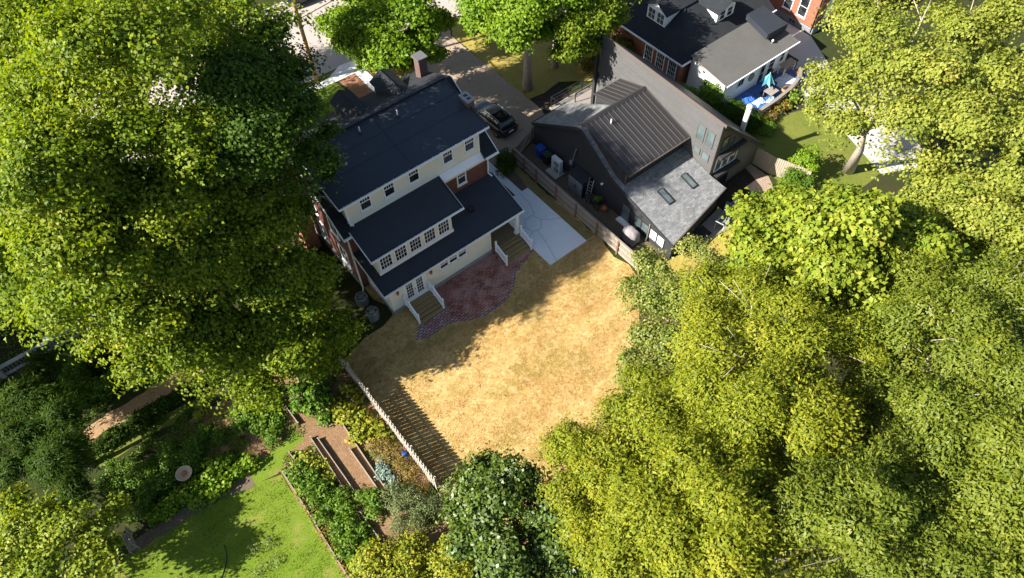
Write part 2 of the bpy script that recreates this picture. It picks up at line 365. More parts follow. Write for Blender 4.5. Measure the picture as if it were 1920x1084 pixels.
def crown_leaves(lobes, dens, style, holes, n_sub=6):
    """each lobe of a crown is broken into smaller leafy boughs; leaves lie in a thin rough skin over every bough, so that
    boughs shade one another and gaps stay open between them"""
    Ps, Ns, Ts, As = [], [], [], []
    for lx, ly, lz, r in lobes:
        c0 = np.array([lx, ly, lz])
        for k in range(n_sub):
            d = rng.normal(size=3); d /= np.linalg.norm(d); d[2] = abs(d[2]) if d[2] < -.35 else d[2]
            c = c0 + d * r * rng.uniform(.4, .72) * np.array([1, 1, .85]); rs = r * rng.uniform(.36, .62)
            if holes and patch(c[None], holes[0])[0] < holes[1]: continue
            n = int(dens * 12.6 * rs * rs * .78)
            u = rng.normal(size=(n, 3)); u /= np.linalg.norm(u, axis=1, keepdims=True)
            u[:, 2] = np.where(u[:, 2] < -.3, -u[:, 2], u[:, 2])
            bump = 1 + .30 * np.sin((u @ rng.normal(size=(3, 3)) * 3.2) + rng.uniform(0, 6, 3)).sum(1) / 1.7
            f = bump * (1.04 - .5 * rng.random(n) ** 1.7); stray = rng.random(n) < .20; f = np.where(stray, f * rng.uniform(1.0, 1.5, n), f)
            P = c + u * (rs * f)[:, None] * np.array([rng.uniform(.8, 1.5), rng.uniform(.8, 1.5), rng.uniform(.55, .9)])
            if style == 'frond': P[:, 2] -= .3 * rs * (u[:, 0] ** 2 + u[:, 1] ** 2)
            Nn = u * .85 + d * .2 + np.array([-.1, .03, .32]) + rng.normal(size=(n, 3)) * (.55 if style == 'broad' else .45)
            Ps.append(P); Ns.append(Nn); Ts.append(np.clip(rng.normal(.47, .07) + rng.normal(0, .15, n), 0, 1)); As.append(u * np.array([1, 1, .4]) + d * .3)
    return np.concatenate(Ps), np.concatenate(Ns), np.concatenate(Ts), np.concatenate(As)

def tree(name, label, base, lobes, m, bk=None, L=.28, W=.19, dens=42, style='broad', clump=.55, under=True, gap=1.0, holes=None, zj=0, rk=1, n_sub=6, tr=.35, group=None, limbs=12, lean=None, show=0):
    bk = bk or bark
    t = thing(name, label, 'tree', (base[0], base[1], 0), group)
    lobes = [(x, y, z + random.uniform(-zj, zj), r * random.uniform(rk, 1)) for x, y, z, r in lobes]; body = []
    ax = np.mean([l[:3] for l in lobes], 0)
    if under:
        for x, y, z, r in lobes:
            if z > 5: body.append((x + (base[0] - x) * .18, y + (base[1] - y) * .18, z - r * 1.15, r * .95))
    P, Nn, T, A = crown_leaves(lobes, dens, style, holes, n_sub)
    if body:
        P2, N2, T2, A2 = lobe_leaves(body, L, W, dens * .42, clump * 1.2, style)
        P, Nn, T, A = np.concatenate([P, P2]), np.concatenate([Nn, N2]), np.concatenate([T, T2]), np.concatenate([A, A2])
    k = P[:, 2] > .15; P, Nn, T, A = P[k], Nn[k], T[k], A[k]
    n = len(P)
    leaf_object('crown', P, Nn, rng.uniform(.7, 1.3, n) * L, rng.uniform(.7, 1.25, n) * W, T, m, t, (base[0], base[1], 0), A if style == 'frond' else None)
    mb = MB(); top = Vector(ax) + Vector((0, 0, 0)); b = Vector((base[0], base[1], -.1))
    hz = top.z
    if lean: pts = [b] + [Vector(p) for p in lean]
    else: pts = [b, b.lerp(top, .3) + Vector((.15, .1, 0)) - Vector(((top.x - b.x) * .2, (top.y - b.y) * .2, 0)), b.lerp(top, .62), top]
    rs = [tr * 1.25] + [tr * (1 - .75 * i / (len(pts) - 1)) for i in range(1, len(pts))]
    mb.tube(pts, rs, 10)
    pick = lobes if len(lobes) <= limbs else [lobes[i] for i in rng.choice(len(lobes), limbs, replace=False)]
    for x, y, z, r in pick:
        e = Vector((x, y, z + r * show)); st = pts[-2].lerp(pts[-1], random.uniform(0, .8)) if len(pts) > 2 else pts[-1]
        if e.z < st.z: st = pts[1].lerp(pts[-2], random.uniform(.3, 1))
        mid = st.lerp(e, .55) + Vector((random.uniform(-.4, .4), random.uniform(-.4, .4), random.uniform(-.3, .5)))
        mb.tube([st, mid, e], [tr * .32, tr * .2, tr * .06], 6)
        for _ in range(3 if show else 1):
            e2 = e + Vector((random.uniform(-1, 1), random.uniform(-1, 1), random.uniform(-.2, .5))) * r * .8
            mb.tube([mid.lerp(e, .4), e2], [tr * .1, tr * .03], 5)
    mb.build('trunk', bk, t, smooth=True)
    return t

# ================================================================ GROUND
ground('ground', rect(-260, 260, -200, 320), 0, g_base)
ground('dry_lawn', [(4.8, 36.9), (4.8, 7.5), (9, 6.5), (14, 9), (19, 12.5), (24.4, 16.5), (24.4, 36.9)], .004, g_dry, jit=.3)  # lower right cut back; the darkened ground there stands in for tree shade
ground('shaded_side_yard', [(4.8, 24.6), (9.2, 25.2), (9.2, 37), (4.8, 37)], .008, g_base, jit=.3)  # shade-darkened ground colour laid over the straw lawn
ground('green_lawn', [(-1.75, 20.2), (-1.9, 4), (-26, 4), (-26, 22.3), (-11.8, 21.5), (-6, 21.35), (-3.3, 20.75)], .004, g_green, jit=.12)
ground('garden_soil', [(-1.7, 20.3), (-1.8, 12.5), (4.7, 10.5), (4.7, 26.5), (-2.2, 26.5), (-3.2, 22.8)], .008, g_soil, jit=.12)
ground('grass_path', [(-3.3, 20.7), (-1.9, 20.4), (-.9, 21.1), (.4, 21.3), (.1, 22.1), (-1.6, 21.9), (-4.3, 22.0)], .012, g_green, jit=.12, sub=.5)
ground('garden_dirt_clearing', [(-7.4, 26.6), (-2.3, 26.9), (-2.4, 23.4), (-5.2, 23.6), (-6.6, 25.4)], .012, g_soil, jit=.2, sub=.6)
ground('chip_path', [(-10, 29.3), (-6, 29.4), (-2.2, 29.5), (-2.2, 30.5), (-6.5, 30.5), (-9.8, 30.35)], .012, g_path, jit=.12, sub=.5)
ground('grass_walk', [(-10, 27.4), (-2.4, 27.3), (-2.4, 28.1), (-10, 28.2)], .012, g_olive, jit=.15, sub=.5)
ground('lawn_edge_dirt', [(-10.5, 21.35), (-6, 21.25), (-3.3, 20.55), (-3.2, 21.3), (-6, 21.95), (-10.4, 22.1)], .016, g_dirt, jit=.1, sub=.5)
ground('olive_glade', [(-10.2, 34.2), (-8.3, 34.0), (-7.6, 35.2), (-8.9, 35.8)], .012, g_olive, jit=.25, sub=.5)  # olive grass patch, lighter than the dark ground around it
# drive, walk, slab
ground('driveway', [(20.6, 33.0), (24.6, 31.3), (27.0, 32.2), (30.1, 33.2), (30.1, 47.4), (31.6, 49.6), (23.6, 49.9), (24.6, 47.2), (22.6, 44), (20.6, 37.2)], .008, aggregate, jit=.06)
ground('side_dirt_strip', [(20.0, 28.4), (24.45, 28.4), (24.45, 31.4), (20.6, 33.2), (20.0, 33.2)], .008, g_dirt, jit=.1)
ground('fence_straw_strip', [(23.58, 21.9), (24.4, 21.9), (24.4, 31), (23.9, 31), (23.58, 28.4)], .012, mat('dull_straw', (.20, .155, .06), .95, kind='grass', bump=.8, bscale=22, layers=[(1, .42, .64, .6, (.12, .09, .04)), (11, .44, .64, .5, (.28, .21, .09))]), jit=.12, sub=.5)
ground('walkway', rect(22.4, 23.02, 28.45, 33.3), .016, concrete)
mb = MB().box(20.17, 23.58, 21.8, 28.44, -.05, .06); o = mb.build('concrete_slab', concrete); o['kind'] = 'structure'
mb = MB()
def joint(*p):
    for a, b in zip(p, p[1:]):
        d = Vector((b[0] - a[0], b[1] - a[1], 0)).normalized() * .016; n = Vector((-d.y, d.x, 0))
        mb.add([(a[0] - n.x, a[1] - n.y, .064), (b[0] - n.x, b[1] - n.y, .064), (b[0] + n.x, b[1] + n.y, .064), (a[0] + n.x, a[1] + n.y, .064)], [(0, 1, 2, 3)])
joint((21.35, 26.1), (22.1, 26.1), (22.35, 25.4), (21.8, 24.75), (21.15, 24.85), (20.95, 25.5), (21.35, 26.1))
joint((22.25, 26.0), (22.7, 27.2), (22.75, 28.44)); joint((22.35, 25.4), (22.9, 24.9), (23.58, 24.6)); joint((21.5, 24.8), (21.2, 23.4), (20.75, 21.8)); joint((20.95, 25.5), (20.17, 26.0)); joint((21.15, 24.85), (20.17, 24.5))
o = mb.build('slab_joints', conc_joint); o['kind'] = 'structure'
# brick patio with its pale border
core = [(12.2, 25.3), (17.7, 25.3), (17.72, 24.3), (18.9, 23.75), (20.1, 23.75), (18.9, 23.35), (17.8, 23.0), (16.8, 22.1), (15.9, 21.65), (15.0, 21.5), (14.0, 21.65), (13.0, 21.95), (12.3, 22.5)]
edge = [(9.45, 22.75), (10.1, 22.35), (11.2, 22.45), (12.2, 22.28), (12.95, 21.75), (14.0, 21.42), (15.0, 21.3), (16.0, 21.42), (17.0, 21.95), (17.95, 22.85), (19.0, 23.2), (20.16, 23.55), (20.16, 24.3), (20.1, 25.3), (12.1, 25.3), (12.1, 23.6), (10.2, 23.6)]
ground('patio_brick_border', edge, .016, patio_edge, jit=.05, sub=.22)
ground('brick_patio', core, .022, patio_brick, jit=.07, sub=.22)
# street side
ground('street', [(-60, 50.05), (20.0, 50.05), (31, 49.95), (34, 48.6), (36, 48.3), (120, 48.3), (120, 61.5), (-60, 62.5)], .008, asphalt)
ground('sidewalk', [(17.3, 48.55), (20.7, 48.45), (24, 48.3), (27.2, 47.9), (27.6, 49.2), (23.7, 49.85), (20.0, 50.2), (18.5, 49.4), (17.2, 49.25)], .016, mat('bright_concrete', (.60, .585, .56), .9, [(.8, .3, (.54, .525, .5))]))
ground('left_sidewalk', [(-60, 48.3), (17.2, 48.55), (17.2, 49.3), (-60, 49.1)], .012, concrete_old)
ground('verge_strip', [(17.3, 49.35), (18.4, 49.45), (20.0, 49.9), (17.4, 50.0)], .012, g_olive, jit=.05, sub=.4)
ground('front_walk', [(20.55, 48.45), (21.5, 48.45), (21.4, 44.0), (20.45, 44.0)], .020, concrete)
ground('front_lawn', [(9, 38), (20.4, 38), (20.4, 45.9), (18.9, 46.1), (18.6, 48.5), (9, 48.4)], .008, g_green, jit=.06)
ground('front_mulch_bed', [(18.9, 48.45), (20.55, 48.45), (20.45, 44), (19.2, 44.4)], .012, g_mulch, jit=.05)
ground('tree_mulch_bed', [(21.5, 48.4), (24.0, 48.2), (25.6, 46.3), (24.8, 43.4), (21.4, 43)], .012, g_mulch, jit=.08)
ground('lawn_under_trees', [(30.15, 47.2), (30.1, 36.1), (31.5, 35.9), (33.4, 36.2), (35.6, 34.6), (40.2, 36), (40.2, 46.5), (34, 48.2), (31.7, 49.4)], .012, g_yard, jit=.1)
ground('front_bed_mulch', [(30.1, 36.0), (31.5, 35.8), (33.2, 35.7), (32.6, 33.6), (30.3, 31.8), (27.2, 32.1), (29.9, 33.1)], .016, g_dark, jit=.12, sub=.4)
# behind and beside the charcoal house
ground('side_court', [(24.6, 17.2), (27.0, 17.2), (27.0, 32), (24.6, 31.3)], .008, g_dirt, jit=.03)
ground('back_lawn', [(24.6, 17.2), (31, 16.4), (36.3, 17.0), (38.6, 16), (37, 13), (26, 12.5)], .008, g_yard, jit=.1)
ground('back_bed', [(30, 18.2), (33.2, 19.4), (38.6, 19.5), (38.4, 17.8), (36.6, 16.6), (34.4, 16.3), (32.9, 16.3)], .016, g_dark, jit=.08, sub=.4)
ground('brick_edging_path', [(38.5, 19.6), (38.5, 17.6), (37.4, 15.9), (36.6, 16.2), (37.2, 17.2), (37.6, 18.4), (37.9, 19.6)], .024, mat('tan_paver_path', (.33, .24, .18), .9, [(3, .5, (.25, .18, .14))], kind='paver', map=FX, bw=.3, bh=.15, c2=(.26, .19, .15), cm=(.1, .08, .07), ms=.01), jit=.02, sub=.3)
ground('right_lawn', [(38.7, 20.6), (38.7, 12.5), (46, 12.5), (47.35, 18), (47.2, 20.3), (46.2, 20.9), (44, 21.6), (41, 22)], .012, g_olive, jit=.08)
ground('right_driveway', [(47.3, 18.0), (45.3, 12.4), (47.3, 11.4), (50.2, 17.5), (51.8, 21), (54.9, 26.4), (55.0, 46), (51.5, 46), (51.4, 25), (50, 24.4), (49.2, 22.9), (47.6, 22.6)], .016, concrete_old)
ground('far_driveway', [(47.3, 11.4), (49.3, 10.4), (52.6, 17.2), (50.2, 17.5)], .012, mat('warm_grey_concrete', (.38, .34, .30), .95, [(.5, .5, (.42, .36, .32))]))  # concrete a little warmer in tone than the drive beside it
ground('flower_bed_soil', [(40, 23.2), (42.7, 22.9), (48.3, 22.7), (47.3, 20.6), (44, 21.6), (41, 22)], .016, g_dark, jit=.08)

# ================================================================ helpers for buildings
def window(par, face, pl, u0, u1, z0, z1, cols=4, rows=3, mode='grid', fr=None, gl=None, tw=.085, sill=True, name='window'):
    fr = fr or white; gl = gl or glass
    mb = MB()
    mb.wbox(face, pl, u0 - tw, u0, z0 - tw, z1 + tw, -.02, .055); mb.wbox(face, pl, u1, u1 + tw, z0 - tw, z1 + tw, -.02, .055)
    mb.wbox(face, pl, u0, u1, z1, z1 + tw, -.02, .055); mb.wbox(face, pl, u0, u1, z0 - tw, z0, -.02, .055)
    if sill: mb.wbox(face, pl, u0 - tw - .04, u1 + tw + .04, z0 - tw - .06, z0 - tw, -.02, .12)
    zg0 = z0
    if mode == 'sash':
        zm = (z0 + z1) / 2; zg0 = zm; mb.wbox(face, pl, u0, u1, zm - .03, zm + .03, -.02, .048)
    if mode != 'plain':
        for i in range(1, cols):
            u = u0 + (u1 - u0) * i / cols; mb.wbox(face, pl, u - .014, u + .014, zg0 + (.03 if mode == 'sash' else 0), z1, -.02, .040)
        for j in range(1, rows):
            z = zg0 + (z1 - zg0) * j / rows; mb.wbox(face, pl, u0, u1, z - .014, z + .014, -.02, .044)
    f = mb.build(name, fr, par)
    MB().wbox(face, pl, u0, u1, z0, z1, -.018, .026).build('pane', gl, f)
    return f
def railing(par, pts, h=.95, m=None, name='railing', post=.1, gap=.11, newel=1.05):
    m = m or white; mb = MB()
    for a, b in zip(pts, pts[1:]):
        a, b = Vector(a), Vector(b); up = Vector((0, 0, 1))
        mb.bar(a + up * h, b + up * h, .09, .06); mb.bar(a + up * .14, b + up * .14, .06, .06)
        n = max(2, int((b - a).length / gap))
        for k in range(1, n):
            p = a.lerp(b, k / n); mb.bar(p + up * .14, p + up * h, .032)
    for p in pts:
        x, y, z = p; mb.box(x - post / 2, x + post / 2, y - post / 2, y + post / 2, z - .02, z + newel); mb.box(x - post * .7, x + post * .7, y - post * .7, y + post * .7, z + newel, z + newel + .04)
    return mb.build(name, m, par)
def prismX(mb, yz, x0, x1):
    return mb.wall([(x0, y, z) for y, z in yz], (x1 - x0, 0, 0))
def prismY(mb, xz, y0, y1):
    return mb.wall([(x, y0, z) for x, z in xz], (0, y1 - y0, 0))

# ================================================================ MAIN HOUSE
def main_house():
    t = thing('brick_house', 'red brick and beige house with black flat roofs in three stepped tiers', 'house', (14.5, 28.47, 0))
    mb = MB(); prismX(mb, [(28.47, 0), (36.9, 0), (36.9, 6.95), (32.8, 9.15), (28.47, 6.25)], 9.0, 20.0); mb.build('brick_wall', brick_red, t)
    MB().box(8.97, 20.03, 28.43, 28.60, 5.35, 6.10).build('stucco_band', beige, t)
    MB().add([(9.2, 28.05, 6.02), (19.9, 28.05, 6.02), (19.9, 28.42, 6.42), (9.2, 28.42, 6.42), (9.2, 28.05, 5.94), (19.9, 28.05, 5.94), (19.9, 28.42, 5.94), (9.2, 28.42, 5.94)], [(0, 1, 2, 3), (4, 5, 1, 0), (5, 6, 2, 1), (7, 4, 0, 3), (7, 6, 5, 4)]).build('skirt_board', white, t)
    mb = MB()
    mb.slab([(8.55, 27.92, 6.18), (9.36, 27.92, 6.18), (9.36, 32.8, 9.36), (8.55, 32.8, 9.36)], .14)
    mb.slab([(19.44, 27.92, 6.18), (20.5, 27.92, 6.18), (20.5, 32.8, 9.36), (19.44, 32.8, 9.36)], .14)
    mb.slab([(8.55, 32.82, 9.36), (20.5, 32.82, 9.36), (20.5, 37.35, 7.1), (8.55, 37.35, 7.1)], .14)
    roof = mb.build('gable_roof', dark_shingle, t)
    mb = MB()
    for x0, x1 in ((8.5, 9.3), (19.5, 20.55)): mb.box(x0, x1, 27.80, 27.92, 6.04, 6.16)
    mb.bar((20.52, 27.9, 6.08), (20.52, 32.8, 9.26), .05, .2); mb.bar((8.53, 27.9, 6.08), (8.53, 32.8, 9.26), .05, .2)
    mb.build('gutter', white, roof)
    # tall rear dormer
    d = MB(); prismX(d, [(28.44, 6.1), (28.44, 8.48), (32.0, 9.1), (32.0, 6.1)], 9.4, 19.4); dw = d.build('dormer_wall', beige, t)
    r = MB().slab([(8.88, 28.02, 8.66), (19.92, 28.02, 8.66), (19.92, 32.62, 9.5), (8.88, 32.62, 9.5)], .16).build('flat_roof', membrane, t)
    e = MB().box(8.9, 19.93, 32.62, 32.86, 9.2, 9.66); e.box(8.9, 19.92, 28.02, 28.13, 8.675, 8.70)
    e.bar((19.9, 28.1, 8.69), (19.9, 32.6, 9.52), .10, .03); e.build('roof_edge', membrane_trim, r)
    g = MB().box(8.85, 19.96, 27.92, 28.015, 8.52, 8.63); g.bar((19.94, 28.0, 8.56), (19.94, 32.6, 9.40), .04, .14); g.bar((8.86, 28.0, 8.56), (8.86, 32.6, 9.40), .04, .14)
    for k in range(19): g.box(9.2 + k * .58, 9.22 + k * .58, 27.95, 28.08, 8.63, 8.69)
    g.build('gutter', white, r)
    s = MB()
    s.bar((14.25, 32.6, 9.503), (14.25, 28.1, 8.682), .10, .012)
    s.bar((9.0, 31.3, 9.266), (19.9, 31.3, 9.266), .04, .01); s.bar((9.0, 30.0, 9.028), (19.9, 30.0, 9.028), .04, .01)
    s.build('membrane_seam', membrane_trim, r)
    for x in (10.73, 12.45, 14.28, 16.9, 18.62): window(t, '-Y', 28.44, x - .33, x + .33, 7.12, 8.28, 4, 2, 'sash')
    c = MB(); c.box(9.36, 9.46, 28.36, 28.43, 6.3, 8.4); c.box(19.36, 19.42, 28.40, 28.46, 6.4, 8.45); c.build('corner_board', white, t)
    c = MB().tube([(9.28, 28.2, 8.5), (9.3, 28.34, 8.3), (9.34, 28.36, 6.75), (9.5, 28.1, 6.62)], .05, 8); c.build('downspout', white, t, True)
    c = MB().tube([(19.95, 27.85, 6.05), (19.95, 28.3, 5.8), (19.95, 28.37, 4.1), (20.05, 28.05, 4.0)], .055, 8); c.build('downspout', white, t, True)
    c = MB().tube([(20.45, 27.9, 6.0), (20.3, 28.1, 5.75), (20.1, 28.3, 5.7)], .05, 8); c.build('downspout', white, t, True)
    c = MB().tube([(8.95, 28.3, 5.95), (8.93, 28.4, 5.7), (8.93, 28.4, .2), (8.8, 28.2, .1)], .06, 8); c.build('downspout', white, t, True)
    window(t, '-Y', 28.47, 17.5, 18.08, 4.52, 5.70, 4, 2, 'sash', tw=.1)
    # sunroom
    m = MB(); prismX(m, [(26.25, 3.1), (26.25, 5.38), (28.44, 6.2), (28.44, 3.3)], 9.6, 15.3); m.build('sunroom_wall', beige, t)
    r = MB().slab([(9.1, 25.86, 5.56), (16.05, 25.86, 5.56), (16.05, 28.4, 6.40), (9.1, 28.4, 6.40)], .13).build('sunroom_roof', membrane, t)
    g = MB().box(9.06, 16.09, 25.76, 25.855, 5.43, 5.54); g.bar((16.07, 25.85, 5.48), (16.07, 28.4, 6.32), .04, .14); g.bar((9.08, 25.85, 5.48), (9.08, 28.4, 6.32), .04, .14)
    for k in range(12): g.box(9.4 + k * .58, 9.42 + k * .58, 25.79, 25.92, 5.54, 5.59)
    g.build('gutter', white, r)
    e = MB().box(9.1, 16.05, 25.86, 25.96, 5.575, 5.60); e.bar((16.0, 25.9, 5.585), (16.0, 28.38, 6.405), .1, .03); e.build('roof_edge', membrane_trim, r)
    for x in (10.18, 11.3, 12.42, 13.53, 14.64): window(t, '-Y', 26.25, x - .39, x + .39, 3.78, 4.88, 4, 3, 'grid', sill=False)
    MB().box(9.56, 15.34, 26.17, 26.24, 3.38, 3.66).build('sill_board', white, t)
    # ground floor extension and porch roof
    m = MB(); prismX(m, [(25.3, 0), (25.3, 2.86), (28.44, 3.72), (28.44, 0)], 9.45, 17.7); m.build('extension_wall', beige, t)
    f = MB().box(9.42, 17.72, 25.26, 25.4, -.1, .36); f.box(9.41, 9.55, 25.41, 28.4, -.1, .36); f.build('foundation', foundation, t)
    r = MB().slab([(8.98, 25.0, 2.92), (20.32, 25.0, 2.92), (20.32, 28.42, 3.88), (8.98, 28.42, 3.88)], .13).build('porch_roof', membrane, t)
    g = MB().box(8.94, 20.36, 24.90, 24.995, 2.79, 2.90); g.bar((20.34, 25.0, 2.84), (20.34, 28.4, 3.80), .04, .14); g.bar((8.96, 25.0, 2.84), (8.96, 28.4, 3.80), .04, .14)
    for k in range(18): g.box(9.4 + k * .62, 9.42 + k * .62, 24.93, 25.06, 2.90, 2.95)
    g.build('gutter', white, r)
    e = MB().box(9.0, 20.3, 25.0, 25.1, 2.935, 2.96); e.bar((20.27, 25.05, 2.945), (20.27, 28.4, 3.885), .1, .03); e.bar((9.03, 25.05, 2.945), (9.03, 28.4, 3.885), .1, .03); e.build('roof_edge', membrane_trim, r)
    v = MB().box(17.15, 17.45, 26.75, 27.05, 3.3, 3.62); v.box(17.08, 17.52, 26.68, 27.12, 3.62, 3.66); v.build('roof_vent', black, t)
    for x in (13.73, 14.48, 15.24): window(t, '-Y', 25.3, x - .29, x + .29, 1.75, 2.42, 4, 2, 'sash', sill=True)
    MB().wbox('-Y', 25.3, 13.3, 15.66, 2.5, 2.62, -.01, .05).build('window_head', white, t)
    # french doors
    dr = MB(); dr.wbox('-Y', 25.3, 10.42, 10.52, .5, 2.62, -.02, .07); dr.wbox('-Y', 25.3, 12.10, 12.20, .5, 2.62, -.02, .07); dr.wbox('-Y', 25.3, 10.52, 12.1, 2.52, 2.62, -.02, .07); dr.wbox('-Y', 25.3, 10.4, 12.22, .42, .5, -.02, .14)
    dr = dr.build('door_frame', white, t)
    for u0 in (10.53, 11.32):
        q = MB(); u1 = u0 + .77
        q.wbox('-Y', 25.3, u0, u0 + .15, .52, 2.5, -.01, .045); q.wbox('-Y', 25.3, u1 - .15, u1, .52, 2.5, -.01, .045); q.wbox('-Y', 25.3, u0 + .15, u1 - .15, .52, .78, -.01, .045); q.wbox('-Y', 25.3, u0 + .15, u1 - .15, 2.36, 2.5, -.01, .045)
        for i in (1, 2): u = u0 + .15 + .47 * i / 3; q.wbox('-Y', 25.3, u - .012, u + .012, .78, 2.36, -.01, .036)
        for j in (1, 2, 3, 4): z = .78 + 1.58 * j / 5; q.wbox('-Y', 25.3, u0 + .15, u1 - .15, z - .012, z + .012, -.01, .040)
        q = q.build('french_door', white, t); MB().wbox('-Y', 25.3, u0 + .15, u1 - .15, .78, 2.36, -.008, .022).build('pane', glass, q)
    MB().wbox('-Y', 25.3, 11.27, 11.30, 1.4, 1.55, .04, .1).build('door_handle', black, t)
    for x in (9.98, 12.62):
        l = MB().box(x - .07, x + .07, 25.12, 25.26, 2.0, 2.28); l.box(x - .09, x + .09, 25.10, 25.28, 2.28, 2.31); l.box(x - .03, x + .03, 25.2, 25.3, 2.31, 2.36); l.build('wall_lantern', amber, t)
    # steps and railings
    def steps(x0, x1, ytop, land):
        s = MB(); s.box(x0, x1, ytop - land, ytop, .42, .48)
        for k in range(4): s.box(x0, x1, ytop - land - .30 * (k + 1), ytop - land - .30 * k + .02, .33 - k * .105, .375 - k * .105)
        s.box(x0 + .02, x0 + .07, ytop - land, ytop, .02, .41); s.box(x1 - .07, x1 - .02, ytop - land, ytop, .02, .41)
        s.wall([(x0 + .02, ytop - land, .02), (x0 + .02, ytop - land, .32), (x0 + .02, ytop - land - 1.15, .02)], (.05, 0, 0)); s.wall([(x1 - .07, ytop - land, .02), (x1 - .07, ytop - land, .32), (x1 - .07, ytop - land - 1.15, .02)], (.05, 0, 0))
        return s.build('steps', newwood, t)
    steps(10.38, 12.25, 25.24, .55)
    for x in (10.34, 12.29): railing(t, [(x, 25.16, .46), (x, 24.62, .44), (x, 23.62, .02)], .88)
    MB().box(17.75, 20.1, 25.05, 28.4, .40, .50).build('porch_floor', mat('porch_boards', (.21, .15, .075), .85, kind='plank', map=FY, bw=4, bh=.11, c2=(.18, .125, .06), cm=(.04, .03, .018), ms=.012), t)
    steps(17.82, 20.0, 25.05, .12)
    railing(t, [(17.8, 24.9, .46), (17.8, 23.72, .02)], .86); railing(t, [(20.04, 24.9, .46), (20.04, 23.72, .02)], .86); railing(t, [(20.04, 25.42, .5), (20.04, 27.6, .5)], .86)
    c = MB().box(19.82, 20.06, 25.16, 25.36, .5, 2.85); c.box(19.78, 20.1, 25.12, 25.40, .5, .62); c.box(19.78, 20.1, 25.12, 25.40, 2.68, 2.8); c.build('porch_column', white, t)
    MB().tube([(20.0, 24.95, 2.8), (20.0, 25.05, 2.6), (20.13, 25.25, 2.5), (20.13, 25.25, .3)], .05, 8).build('downspout', white, t, True)
    MB().box(17.72, 19.7, 27.9, 28.3, .5, 3.3).build('porch_back_wall', beige, t)
    # left side
    for y, z0 in ((30.2, 1.2), (33.0, 1.2), (30.6, 3.9), (33.4, 3.9)): window(t, '-X', 9.0, y - .45, y + .45, z0, z0 + 1.6, 2, 2, 'grid', tw=.12)
    MB().box(8.94, 9.1, 28.5, 36.9, -.1, .6).build('foundation', stone, t)
    # front dormers
    for x0, x1 in ((16.55, 18.35), (13.4, 15.1)):
        xm = (x0 + x1) / 2; m = MB(); prismY(m, [(x0 + .15, 7.1), (x1 - .15, 7.1), (x1 - .15, 8.28), (xm, 8.72), (x0 + .15, 8.28)], 35.0, 36.75); q = m.build('front_dormer', white, t)
        m = MB(); m.slab([(x0, 33.9, 8.33), (x0, 36.95, 8.33), (xm + .02, 36.95, 8.9), (xm + .02, 33.9, 8.9)], .1); m.slab([(xm - .02, 33.9, 8.9), (xm - .02, 36.95, 8.9), (x1, 36.95, 8.33), (x1, 33.9, 8.33)], .1)
        m.wall([(x0 + .1, 34.3, 8.1), (x0 + .1, 36.6, 7.1), (x0 + .1, 36.6, 8.3), (x0 + .1, 33.9, 8.3)], (.04, 0, 0)); m.wall([(x1 - .14, 34.3, 8.1), (x1 - .14, 36.6, 7.1), (x1 - .14, 36.6, 8.3), (x1 - .14, 33.9, 8.3)], (.04, 0, 0))
        m.build('dormer_roof', dark_shingle_y, q)
    # chimneys and vents
    c = MB().box(19.6, 20.22, 35.2, 35.85, 7.2, 9.55).build('chimney', brick_chim, t); MB().box(19.5, 20.3, 35.1, 35.95, 9.55, 9.66).build('chimney_cap', mat('dark_cap_stone', (.085, .085, .09), .8), c)
    c = MB().box(19.72, 20.22, 29.82, 30.7, 7.2, 9.42).build('chimney', brick_chim, t); k = MB().box(19.66, 20.27, 29.76, 30.76, 9.42, 9.54).build('chimney_cap', foundation, c)
    m = MB().box(19.83, 20.1, 29.95, 30.18, 9.5, 9.545); m.box(19.83, 20.1, 30.32, 30.56, 9.5, 9.545); m.build('flue_opening', black, c)
    c = MB().box(7.6, 8.6, 33.5, 34.8, 0, 8.9).build('chimney', brick_orange, t); MB().box(7.52, 8.68, 33.42, 34.88, 8.9, 9.05).build('chimney_cap', foundation, c)
    for x, y in ((15.64, 31.79), (12.97, 31.97)):
        z = 9.5 - (32.62 - y) * .1826
        p = MB().lathe(x, y, [(.05, z), (.05, z + .48)], 12); p.build('vent_pipe', galv, t, True)
        MB().lathe(x, y, [(.13, z + .002), (.13, z + .03), (.055, z + .09)], 12).build('vent_collar', black, t, True)
    return t
main_house()

